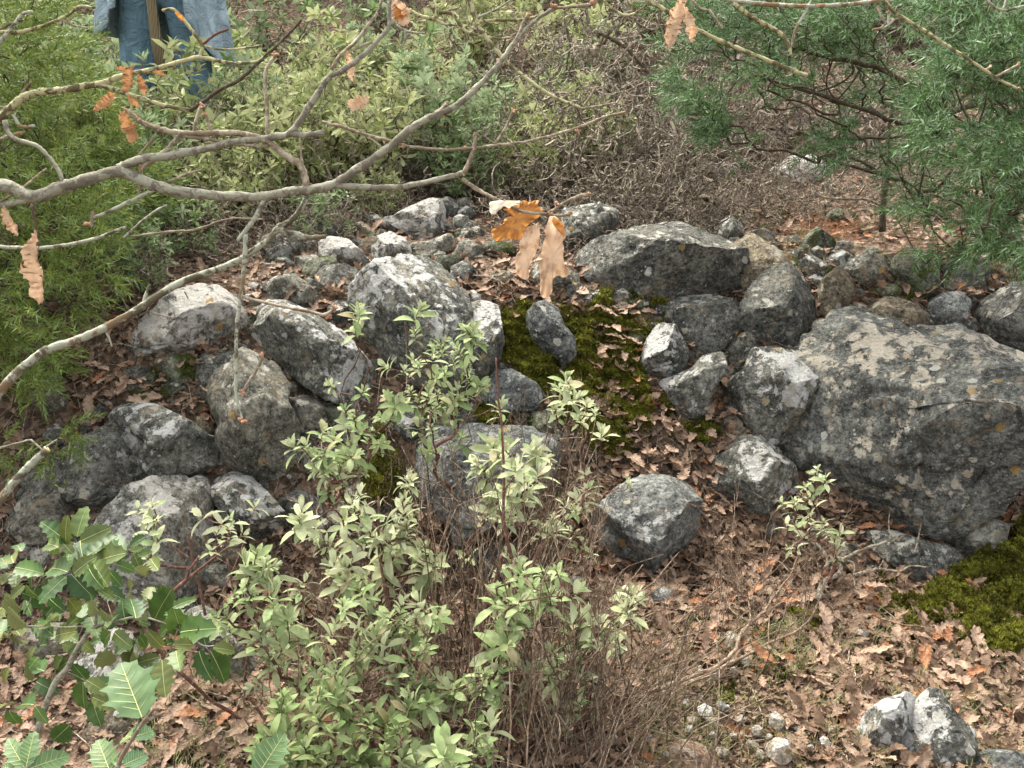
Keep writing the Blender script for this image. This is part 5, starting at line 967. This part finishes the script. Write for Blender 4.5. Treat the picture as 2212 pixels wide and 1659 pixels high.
for k, (a, c, w, mt) in enumerate([((6, 445), (38, 510), 0.5, 'oakleaf_p'), ((72, 500), (85, 652), 0.42, 'oakleaf_p'), ((285, 140), (275, 200), 0.62, 'oakleaf_b'), ((250, 146), (280, 155), 0.62, 'oakleaf_b'), ((300, 160), (315, 205), 0.6, 'oakleaf_b'), ((262, 240), (296, 308), 0.62, 'oakleaf_b'), ((205, 242), (250, 205), 0.62, 'oakleaf_b'), ((275, 205), (300, 232), 0.62, 'oakleaf_b'), ((330, 155), (355, 162), 0.7, 'oakleaf_b')]):
    oak_blade(a, c, w, d1 - 0.01, mt, B1, k + 1)
for k, (a, c, w, mt) in enumerate([((842, -8), (880, 55), 0.85, 'oakleaf_p'), ((850, 10), (868, 52), 0.7, 'oakleaf_o'), ((752, 108), (762, 176), 0.4, 'oakleaf_p'), ((800, 212), (758, 232), 0.9, 'oakleaf_p'), ((1475, -10), (1440, 105), 0.45, 'oakleaf_p'), ((1480, 15), (1498, 92), 0.5, 'oakleaf_p'), ((378, 25), (398, 45), 0.6, 'oakleaf_o')]):
    oak_blade(a, c, w, 1.2, mt, B1, k + 3)
branch('mossy oak branch at the upper left with a fan of side twigs', (1, -40, 780), [
 ('limb', 1, [(-40, 800), (60, 710), (140, 640), (230, 600), (400, 585), (550, 555), (660, 540), (800, 490), (950, 460), (1100, 420), (1270, 375), (1400, 390), (1500, 410), (1650, 400), (1760, 345)], 11, 3.5, 'bark_y'), ('limb', 1, [(650, 545), (800, 600), (950, 650), (1100, 690), (1235, 715)], 7, 4.5, 'bark_y'),
 ('twig', 1, [(1230, 720), (1400, 600), (1560, 510), (1700, 380), (1850, 240), (1950, 130)], 5, 3, 'dark_bark'), ('twig', 1, [(1290, 375), (1310, 300), (1260, 220), (1190, 130), (1120, 60), (1050, 70)], 5, 3.5, 'bark_y'), ('twig', 1, [(1310, 290), (1400, 220), (1480, 190)], 3.5, 3, 'stem_red'), ('twig', 1, [(1310, 290), (1420, 320), (1600, 310), (1700, 290)], 3, 2, 'bark_y'),
 ('twig', 1, [(0, 780), (80, 680), (150, 600), (210, 530)], 6, 3.5, 'stem_brown'), ('twig', 1, [(-20, 295), (60, 200), (100, 150), (150, 90), (210, 75)], 6, 4, 'bark_l'), ('twig', 1, [(-20, 205), (100, 210), (200, 190), (330, 150), (450, 90), (520, 40), (620, 50)], 5.5, 3, 'bark_y'), ('twig', 1, [(0, 195), (60, 160), (150, 130)], 3, 2, 'stem_brown'),
 ('twig', 1, [(-20, 910), (60, 880), (160, 855)], 5, 4, 'bark_l'), ('twig', 1, [(80, 740), (140, 820), (225, 815)], 4, 4, 'bark_l'), ('twig', 1, [(-20, 695), (50, 690), (120, 660)], 3, 2, 'bark'), ('twig', 1, [(400, 130), (480, 165), (570, 180)], 2.5, 2, 'twig')], 1.25)
branch('thin oak twig low on the left edge reaching to a broken tip', (1, -30, 1600), [
 ('limb', 1, [(-30, 1595), (200, 1610), (400, 1590), (600, 1550), (760, 1490), (820, 1475)], 5, 4, 'bark_l'), ('twig', 1, [(800, 1540), (900, 1450), (1000, 1370), (1080, 1330)], 3.5, 2.5, 'bark_l'), ('twig', 1, [(850, 1530), (1100, 1500), (1250, 1490), (1400, 1440), (1520, 1415), (1700, 1420)], 2.8, 2, 'twig'), ('twig', 1, [(205, 1320), (230, 1450), (260, 1640)], 3.5, 3, 'stem_brown')], 1.3)
branch('pale lichened oak limb curving down to the left edge', (1, 1990, 1230), [
 ('limb', 0, [(664, 412), (656, 440), (630, 475), (603, 490), (580, 518), (548, 540), (520, 560), (467, 583), (400, 606), (350, 633), (300, 666), (250, 696), (200, 720), (150, 740), (100, 757), (50, 793), (16, 826), (-30, 880)], 6.5, 12, 'bark_l'),
 ('stub', 1, [(1790, 1480), (1900, 1510), (2000, 1540), (2110, 1530)], 8, 6, 'bark_l'), ('stub', 4, [(930, 320), (945, 250), (970, 185)], 5, 3, 'bark_l'), ('stub', 4, [(470, 560), (520, 595)], 4, 3, 'bark_l'), ('stub', 4, [(690, 500), (710, 540), (725, 590)], 3, 2, 'bark_l'), ('stub', 4, [(980, 360), (1050, 385), (1130, 400)], 2.5, 1.5, 'stem_grey'), ('stub', 4, [(1195, 230), (1220, 280)], 2, 1.2, 'stem_grey')], 1.2)
r6 = branch('cut grey branch stub poking in at the left edge below the juniper', (4, 0, 1580), [('limb', 4, [(300, 1255), (220, 1330), (150, 1400), (70, 1490), (0, 1580), (-80, 1690)], 9, 11, 'bark_l'), ('cut_end', 4, [(303, 1252), (308, 1247)], 8.5, 8.5, 'cut'), ('twig', 4, [(200, 1190), (280, 1260)], 2.5, 2, 'bark'), ('twig', 4, [(290, 1240), (370, 1190)], 2.5, 2, 'bark'), ('twig', 4, [(-20, 1250), (120, 1210), (200, 1190)], 3, 2, 'bark')], 1.6)
branch('dark oak twig dropping from the top edge across the middle', (2, 820, -20), [
 ('limb', 2, [(815, -40), (870, 130), (920, 220), (1000, 320), (1080, 410), (1160, 480), (1280, 570), (1400, 640), (1550, 700)], 6, 4, 'bark_y'), ('twig', 2, [(1550, 700), (1650, 690), (1780, 665)], 3, 2.5, 'twig'), ('twig', 2, [(1560, 690), (1600, 640), (1650, 560)], 3, 2.5, 'twig'),
 ('twig', 2, [(880, 140), (1000, 130), (1150, 130), (1250, 110), (1350, 70)], 4, 3, 'bark_y'), ('twig', 2, [(880, 115), (1000, 60), (1110, -10)], 3, 2, 'bark')], 1.3)
branch('knotty mossy oak twig hanging at the top edge left of the middle', (2, 560, -30), [
 ('limb', 2, [(560, -40), (590, 40), (610, 90), (590, 120), (500, 100), (440, 60)], 7.5, 4, 'bark_y'), ('twig', 2, [(630, 80), (720, 90), (760, 150), (820, 210), (950, 240), (1020, 250), (1100, 240)], 5, 2.5, 'bark_y'), ('twig', 2, [(600, 120), (660, 155), (740, 160)], 4, 3.5, 'bark_y'), ('twig', 2, [(310, 140), (370, 180), (450, 210), (540, 215)], 4, 3, 'bark'), ('twig', 2, [(410, 200), (410, 270), (380, 300)], 3, 2, 'bark'), ('twig', 2, [(650, 80), (760, 50)], 2.5, 2, 'twig'), ('twig', 2, [(340, 160), (310, 80), (300, -30)], 5, 4, 'bark')], 1.3)
branch('straight lichened oak branch slanting down from the top right of centre', (3, -222, 30), [
 ('limb', 3, [(-260, -20), (-120, 60), (0, 140), (150, 220), (300, 290), (450, 350), (600, 410), (720, 460), (810, 490)], 5.5, 5.5, 'bark_y'), ('twig', 3, [(-560, -40), (-420, 80), (-330, 95), (-240, 40)], 3.5, 3, 'bark_y'), ('twig', 3, [(30, -20), (70, 10), (120, 60), (175, 70), (220, 130), (260, 185)], 3.5, 3, 'twig'), ('twig', 3, [(740, 460), (730, 435)], 3, 3, 'bark_l')], 1.25)
B9 = branch('long oak branch along the top right edge ending in a drooping twig', (3, 280, -10), [
 ('limb', 3, [(180, -40), (300, 0), (450, 20), (650, 35), (850, 40), (1050, 30), (1200, 15), (1310, -5)], 6, 5, 'bark_l'), ('limb', 3, [(1310, -10), (1340, 50), (1420, 110), (1550, 190), (1660, 260), (1800, 350), (1950, 450), (2060, 520), (2180, 580)], 5, 3.5, 'bark_y'), ('twig', 3, [(2020, 500), (2100, 460), (2170, 420)], 3, 3, 'twig'), ('twig', 3, [(1960, 455), (2000, 430)], 3, 3, 'twig'),
 ('twig', 3, [(1230, 195), (1300, 180), (1330, 165), (1370, 125)], 3, 3.5, 'bark_l'), ('twig', 3, [(1330, 165), (1335, 120), (1335, 80)], 3, 3.5, 'bark_l'), ('twig', 3, [(1330, 160), (1290, 110), (1260, 50)], 2.5, 3, 'twig'),
 ('limb', 3, [(330, 20), (450, 110), (560, 170), (650, 230), (690, 300), (700, 360)], 6, 5, 'bark_y'), ('twig', 3, [(690, 340), (650, 345), (620, 320)], 4, 4, 'bark_l'), ('twig', 3, [(710, 310), (730, 200), (800, 70), (840, -10)], 4, 3, 'bark_l')], 1.25)
buds(B9, 3, [(2180, 580), (2170, 420), (2000, 430), (1260, 50), (1335, 80), (1370, 125)], 1.25, 4)
branch('short twig in the very top right corner', (3, 1950, -10), [('limb', 3, [(1940, -30), (2030, 50), (2100, 65), (2230, 35)], 3, 3.5, 'bark_l'), ('twig', 3, [(2080, 60), (2100, -30)], 2.5, 2.5, 'bark_l')], 1.3)
# ------------------------------------------------------------------ spiny leaved oak seedling bottom left
def holly_T(seed, n=5):
    r = np.random.RandomState(seed); xsn = np.linspace(0, 1, 2 * n * 1 + 1); L = []
    for sgn in (1, -1):
        row = []
        for i, x in enumerate(np.linspace(0, 1, 4 * n + 1)):
            w = 0.30 * math.sin(max(0.02, min(0.985, x ** 0.85)) * pi) ** 0.6; sp = [0.86, 0.9, 1.22, 0.88][i % 4]
            row.append((x + (0.025 if i % 4 == 2 else 0), w * sp * sgn, i))
        L.append(row)
    m = 4 * n + 1; V = []
    bend = r.uniform(0.05, 0.35); cup = r.uniform(0.1, 0.5)
    for i in range(m):
        a = L[0][i]; b_ = L[1][i]; x = i / (m - 1); z = -bend * x * x
        for pnt, f in ((a, 1), (None, 0), (b_, -1)):
            if f: V.append((pnt[0], pnt[1], z + abs(pnt[1]) * cup + 0.014 * math.sin(i * 1.6 + f)))
            else: V.append((x, 0, z))
    q = [[i * 3 + j, i * 3 + j + 1, (i + 1) * 3 + j + 1, (i + 1) * 3 + j] for i in range(m - 1) for j in range(2)]
    return np.array(V), np.array(q), np.zeros((0, 3), int)
def veined(mb, vn, mat, root):
    nq = sum(len(a) for a in mb.q); v, q, t = vn.arr(); mb.add(v, q, t); o = mb.obj('foliage', M[mat], root, smooth=True); o.data.materials.append(M['vein'])
    n = len(o.data.polygons); o.data.polygons.foreach_set('material_index', (np.arange(n) >= nq).astype(np.int32)); return o
HT = [holly_T(s, 4 + s % 2) for s in range(6)]
def leaf_inst(mb, T, a, bpt, w, d, org, tip_d=0.0, roll=0.0, vein=None):
    A = P(a[0], a[1], d); B = P(bpt[0], bpt[1], d + tip_d); L = np.linalg.norm(B - A); x = (B - A) / L; z = -F_ * 0.8 + np.array([0, 0, 0.6]) + R_ * roll; z = z - x * np.dot(z, x); z /= np.linalg.norm(z); y = np.cross(z, x); Fm = np.stack([x, y, z], -1)
    v, q, t = T; mb.add((v * [1, w, 1]) @ Fm.T * L + A - org, q, t)
    if vein is not None:
        mid = v[1::3] + [0, 0, 0.006]; tube(vein, mid @ Fm.T * L + A - org, np.linspace(0.011, 0.004, len(mid)) * L, 4, False)
        if d < 1.5:
            for i in range(2, len(mid) - 3, 2):
                for col in (0, 2):
                    e = v[(i + 2) * 3 + col] * [1, 0.86, 1] + [0, 0, 0.004]; tube(vein, np.array([mid[i], (mid[i] + e) / 2 + [0, 0, 0.006], e]) @ Fm.T * L + A - org, [0.0045 * L, 0.004 * L, 0.002 * L], 3, False)
b = hit1(80, 1600); hs = thing('holly_oak', 'spiny leaved holly oak seedling filling the lower left corner', 'holly oak', b); d0 = 1.75; org = np.array(b)
for nm, pts, a, c in [('stem', [(240, 1420), (290, 1270), (350, 1120), (430, 1020), (490, 900), (560, 800), (620, 730)], 14, 9), ('stem', [(620, 740), (620, 650), (610, 560), (560, 400), (480, 200)], 7, 4), ('stem', [(600, 750), (680, 720), (780, 700), (880, 680), (1000, 700), (1150, 760), (1300, 860), (1400, 870)], 6, 3), ('stem', [(560, 740), (400, 745), (150, 740), (0, 720)], 4, 3), ('stem', [(490, 960), (600, 920), (700, 900)], 3, 2), ('stem', [(430, 1030), (560, 1100), (600, 1200)], 3, 2), ('stem', [(160, 650), (230, 500), (300, 350)], 3, 2), ('stem', [(1150, 760), (1100, 900), (1050, 980)], 3, 2)]:
    traced(hs, nm, 7, pts, a * ZS * 1.6, c * ZS * 1.6, d0, 'bark', k=8)
mbh = MB(); vn = MB(); mbp = MB()
hl = [((500, 160), (540, -40), 1.2), ((440, 200), (270, 50), 1), ((430, 210), (410, 40), .9), ((520, 190), (720, 90), 1), ((380, 230), (250, 170), .9), ((560, 290), (750, 140), 1), ((440, 390), (290, 330), 1), ((460, 400), (600, 560), 1.3), ((430, 420), (240, 570), 1), ((480, 400), (590, 290), 1), ((570, 340), (600, 480), 1), ((600, 330), (690, 470), 1.2), ((620, 330), (760, 250), 1), ((750, 340), (880, 380), 1), ((700, 380), (790, 480), .9), ((100, 360), (260, 380), 1), ((90, 330), (40, 240), 1.1), ((60, 370), (0, 280), 1), ((80, 400), (10, 440), 1),
      ((0, 760), (160, 870), 1.3), ((20, 780), (-60, 900), 1.2), ((60, 640), (120, 740), 1), ((10, 620), (-60, 700), 1), ((30, 560), (110, 640), 1), ((250, 760), (370, 700), 1), ((720, 780), (640, 870), 1), ((740, 780), (830, 870), 1.1), ((700, 760), (760, 660), 1), ((820, 720), (760, 560), 1), ((880, 690), (850, 540), 1), ((900, 660), (880, 560), 1), ((960, 690), (910, 580), 1.1), ((1000, 700), (1080, 520), 1.1), ((1100, 640), (1180, 700), 1), ((1120, 620), (1260, 545), .8), ((1180, 790), (1120, 630), 1.1), ((1170, 780), (1350, 740), 1.1), ((1340, 840), (1390, 680), 1), ((1330, 860), (1300, 720), 1), ((1380, 880), (1540, 890), .9), ((1290, 900), (1330, 1080), 1.1), ((1360, 900), (1480, 1110), .9), ((1140, 900), (1150, 1000), 1),
      ((1050, 960), (1060, 1180), 1.1), ((1040, 950), (970, 1060), 1), ((1030, 940), (860, 980), .9), ((1050, 870), (960, 790), 1), ((1080, 860), (1150, 830), 1), ((880, 850), (820, 960), 1), ((840, 850), (760, 900), 1), ((900, 800), (960, 880), 1), ((560, 1090), (480, 1000), 1.1), ((560, 1090), (690, 1160), 1.1), ((540, 1100), (530, 1290), 1), ((600, 1220), (640, 1390), 1.3), ((600, 1200), (760, 1270), .9), ((590, 1180), (680, 1090), 1), ((450, 1380), (330, 1500), 1.3), ((240, 1100), (330, 1160), 1), ((220, 1250), (110, 1230), 1), ((230, 1260), (300, 1370), 1), ((90, 1240), (-20, 1260), 1), ((60, 1290), (120, 1400), 1), ((160, 480), (50, 560), 1), ((170, 470), (230, 580), 1), ((640, 500), (740, 560), 1), ((640, 640), (540, 560), 1), ((650, 620), (700, 700), 1), ((320, 560), (400, 640), 1.1), ((340, 620), (260, 700), 1), ((560, 640), (470, 700), 1), ((440, 560), (520, 660), 1), ((400, 100), (340, 300), .9), ((1240, 860), (1140, 850), 1), ((1230, 820), (1300, 780), 1)]
for k, (a, c, w) in enumerate(hl):
    za, zc = Z(7, [a])[0], Z(7, [c])[0]; leaf_inst(mbh, HT[k % 6], za, zc, w * 0.98, d0 + rng.uniform(-0.09, 0.09), org, rng.uniform(-0.05, 0.05), rng.normal() * 0.5, vn)
for k in range(75):
    a = (rng.uniform(-40, 1150), rng.uniform(150, 1050)); an = rng.rand() * 6.28; L = rng.uniform(80, 125)
    if a[0] > 900 and a[1] > 900: continue
    za, zc = Z(7, [a])[0], Z(7, [(a[0] + L * cos(an), a[1] + L * sin(an))])[0]; leaf_inst(mbh, HT[k % 6], za, zc, 1.05, d0 + rng.uniform(0.0, 0.16), org, rng.uniform(-0.05, 0.05), rng.normal() * 0.5, vn)
veined(mbh, vn, 'holly', hs)
b = P(250, 1700, 1.25); h2 = thing('holly_oak_shoot', 'near shoot with one large pale blue green spiny leaf at the bottom left', 'holly oak', b); mb = MB(); vn = MB()
traced(h2, 'stem', 7, [(740, 1700), (800, 1560), (870, 1450), (930, 1360), (1000, 1270)], 5.5, 4, 1.22, 'twig'); traced(h2, 'stem', 7, [(920, 1370), (990, 1330), (1065, 1300)], 4, 3, 1.22, 'twig')
for k, (a, c, w, d) in enumerate([((920, 1330), (770, 950), 1.15, 1.18), ((860, 1460), (1010, 1400), 1, 1.25), ((850, 1460), (790, 1430), 1, 1.25), ((720, 1700), (620, 1450), .9, 1.3), ((740, 1640), (800, 1560), 1, 1.3), ((800, 1640), (960, 1560), 1, 1.3)]):
    leaf_inst(mb, HT[k % 6], Z(7, [a])[0], Z(7, [c])[0], w * 1.1, d, np.array(b), 0.03, 0.2, vn)
veined(mb, vn, 'holly_pale', h2)
b = P(560, 1720, 1.2); h3 = thing('holly_oak_shoot', 'single pale spiny leaf cut by the bottom edge, left of the sage shrubs', 'holly oak', b); mb = MB(); vn = MB()
leaf_inst(mb, HT[1], Z(7, [(1660, 1720)])[0], Z(7, [(1840, 1430)])[0], 1.1, 1.2, np.array(b), 0.02, 0.2, vn); veined(mb, vn, 'holly_pale', h3); traced(h3, 'stem', 7, [(1600, 1800), (1660, 1720)], 3, 3, 1.2, 'twig')
b = P(60, 1720, 1.25); h4 = thing('holly_oak_shoot', 'bunch of yellowish green spiny leaves in the bottom left corner', 'holly oak', b); mb = MB(); vn = MB()
for k, (a, c, w) in enumerate([((160, 1660), (40, 1450), .8), ((170, 1650), (220, 1410), .9), ((200, 1660), (450, 1560), 1.1), ((140, 1680), (0, 1640), 1), ((180, 1670), (320, 1720), 1)]): leaf_inst(mb, HT[(k + 2) % 6], Z(7, [a])[0], Z(7, [c])[0], w, 1.25, np.array(b), 0.02, 0.3, vn)
veined(mb, vn, 'holly_pale', h4); traced(h4, 'stem', 7, [(160, 1800), (170, 1650)], 4, 3, 1.25, 'twig')
# ------------------------------------------------------------------ person behind the bushes
gzp = float(ground_z(*PERS)); skin = NT('skin').surf((0.50, 0.31, 0.23), 0.55)
def denim(name, col):
    n = NT(name); p = pos(n); c = n.mix(n.ramp(n.noise(9, 4, 0.6, p), [(0.35, 0.0), (0.7, 1.0)]), tuple(k * 0.8 for k in col), tuple(k * 1.12 for k in col)); w = n.noise(500, 2, 0.5, p)
    c = n.mix(1.0, c, n.ramp(w, [(0.3, 0.85), (0.7, 1.12)]), 'MULTIPLY'); h = n.math('ADD', n.noise(9, 6, 0.6, p, 2.5), n.math('MULTIPLY', w, 0.04)); return n.surf(c, 0.9, n.bump(h, 1.0, 0.07), 0.15)
M['denim_l'] = denim('light_denim', (0.40, 0.51, 0.58)); M['denim_d'] = denim('blue_jeans', (0.19, 0.31, 0.40)); M['hair'] = NT('hair').surf((0.06, 0.035, 0.02), 0.6); M['shoe'] = NT('shoe').surf((0.10, 0.07, 0.05), 0.7)
def scarfm():
    n = NT('scarf'); p = pos(n); w = n.n('ShaderNodeTexWave'); w.inputs['Scale'].default_value = 55; w.inputs['Distortion'].default_value = 2.5; n.l(p, w.inputs['Vector']); return n.surf(n.ramp(w.outputs[0], [(0.3, (0.07, 0.055, 0.03)), (0.7, (0.26, 0.20, 0.12))]), 0.95)
M['scarf'] = scarfm()
person = thing('person', 'person in an open light blue denim shirt and blue jeans standing behind the bushes', 'person', (PERS[0], PERS[1], gzp - 0.03))
def skinmesh(name, V, E, Rr, mat, parent, lv=2):
    me = bpy.data.meshes.new(name); me.from_pydata(V, E, []); o = bpy.data.objects.new(name, me); COL.objects.link(o); o.parent = parent
    sk = o.modifiers.new('s', 'SKIN'); o.modifiers.new('u', 'SUBSURF').levels = lv; o.modifiers['u'].render_levels = lv
    for i, rr in enumerate(Rr): me.skin_vertices[0].data[i].radius = (rr, rr) if isinstance(rr, (int, float)) else rr
    me.skin_vertices[0].data[0].use_root = True; me.materials.append(mat)
    dg = bpy.context.evaluated_depsgraph_get(); dg.update(); m2 = bpy.data.meshes.new_from_object(o.evaluated_get(dg)); o.modifiers.clear(); o.data = m2; o.data.materials.clear(); o.data.materials.append(mat)
    for p_ in m2.polygons: p_.use_smooth = True
    return o
V = [(0, 0, .95), (0, 0, 1.1), (0, .01, 1.28), (0, .01, 1.42), (0, 0, 1.5), (0, -.02, 1.60), (0, -.02, 1.70)]; E = [(i, i + 1) for i in range(6)]; Rr = [.13, .12, (.15, .11), (.13, .09), .05, (.075, .095), (.06, .07)]
for s in (-1, 1):
    k = len(V); V += [(s * .10, 0, .88), (s * .13, -.02, .48), (s * .14, .02, .09), (s * .15, -.1, .04)]; E += [(0, k), (k, k + 1), (k + 1, k + 2), (k + 2, k + 3)]; Rr += [.095, .06, .045, .035]
    k = len(V); V += [(s * .18, .01, 1.40), (s * .25, .0, 1.14), (s * .17, -.2, 1.12), (s * .12, -.26, 1.12)]; E += [(3, k), (k, k + 1), (k + 1, k + 2), (k + 2, k + 3)]; Rr += [.055, .045, .03, (.022, .038)]
    for f in range(4):
        j = len(V); V += [(s * .09, -.285, 1.15 - f * .018), (s * .06, -.295, 1.15 - f * .018), (s * (.035 + .01 * (f == 3)), -.285, 1.145 - f * .018)]; E += [(k + 3, j), (j, j + 1), (j + 1, j + 2)]; Rr += [.009, .008, .007]
    j = len(V); V += [(s * .12, -.27, 1.16), (s * .095, -.285, 1.18)]; E += [(k + 3, j), (j, j + 1)]; Rr += [.011, .009]
skinmesh('body', V, E, Rr, skin, person)
skinmesh('jeans', [(0, 0, .99), (0, 0, .90), (-.10, 0, .84), (-.125, -.025, .48), (-.135, .02, .10), (.10, 0, .84), (.125, -.025, .48), (.135, .02, .10)], [(0, 1), (1, 2), (2, 3), (3, 4), (1, 5), (5, 6), (6, 7)], [.15, .15, .11, .082, .075, .11, .082, .075], M['denim_d'], person)
for s in (-1, 1):
    skinmesh('shoe', [(s * .14, .05, .05), (s * .145, -.07, .045), (s * .15, -.16, .035)], [(0, 1), (1, 2)], [.045, .045, .035], M['shoe'], person)
    skinmesh('sleeve', [(s * .16, .01, 1.42), (s * .255, .0, 1.14), (s * .175, -.2, 1.12)], [(0, 1), (1, 2)], [.075, .065, .05], M['denim_l'], person)
# open shirt: folded sheet round the torso, open in front, flared hem
mb = MB(); na = 60; nz = 26; a = np.linspace(radians(-90 + 26), radians(270 - 26), na); zz = np.linspace(1.46, 0.56, nz); Vv = []
for i, z in enumerate(zz):
    f = (1.46 - z) / 0.96; rx = 0.17 + 0.10 * f + (0.03 if z < 1.3 else 0) ; ry = 0.12 + 0.09 * f; fl = 0.018 * f * np.sin(a * 9) + 0.012 * f * np.sin(a * 17 + 1)
    open_ = np.exp(-((a - a[0]) / 0.35) ** 2) + np.exp(-((a - a[-1]) / 0.35) ** 2); zc = z - 0.10 * f * open_ * np.where(a < 1.5, -0.6, -0.9) * -1 * 0 + 0.16 * f * open_ - 0.07 * f * np.clip(np.cos(a), -1, 1)
    Vv.append(np.stack([(rx + fl) * np.cos(a) * (1 + 0.15 * f * open_), (ry + fl) * np.sin(a) - 0.01, zc], -1))
Vv = np.array(Vv); ii = (np.arange(nz - 1)[:, None] * na + np.arange(na - 1)[None, :]); mb.add(Vv.reshape(-1, 3), np.stack([ii, ii + na, ii + na + 1, ii + 1], -1)); sh = mb.obj('shirt', M['denim_l'], person, smooth=True); so = sh.modifiers.new('t', 'SOLIDIFY'); so.thickness = 0.004
mb = MB(); tube(mb, np.array([(0.02, -0.17, 1.40), (0.03, -0.19, 1.1), (0.01, -0.20, 0.85), (0.02, -0.20, 0.62), (0.04, -0.20, 0.40)]), [0.018, 0.018, 0.02, 0.024, 0.022], 8, True, 0.1); mb.obj('scarf', M['scarf'], person, smooth=True)
v, t = ICO[4]; mb = MB(); hv = v[v[:, 2] > -10] * [0.098, 0.11, 0.13] + [0, 0.0, 1.655]; hv[:, 1] += np.where((v[:, 1] < -0.3) & (v[:, 2] < 0.45), 0.07, 0); mb.add(hv, t=t); mb.obj('hair', M['hair'], person, smooth=True)
mb = MB(); v, t = ICO[3]
for s in (-1, 1): mb.add(v * 0.011 + [s * .033, -.108, 1.63], t=t)
mb.obj('eyes', M['shoe'], person, smooth=True); mb = MB(); mb.add(v * [.012, .02, .024] + [0, -.118, 1.605], t=t); mb.add(v * [.024, .008, .006] + [0, -.108, 1.565], t=t); mb.obj('nose_and_mouth', skin, person, smooth=True)
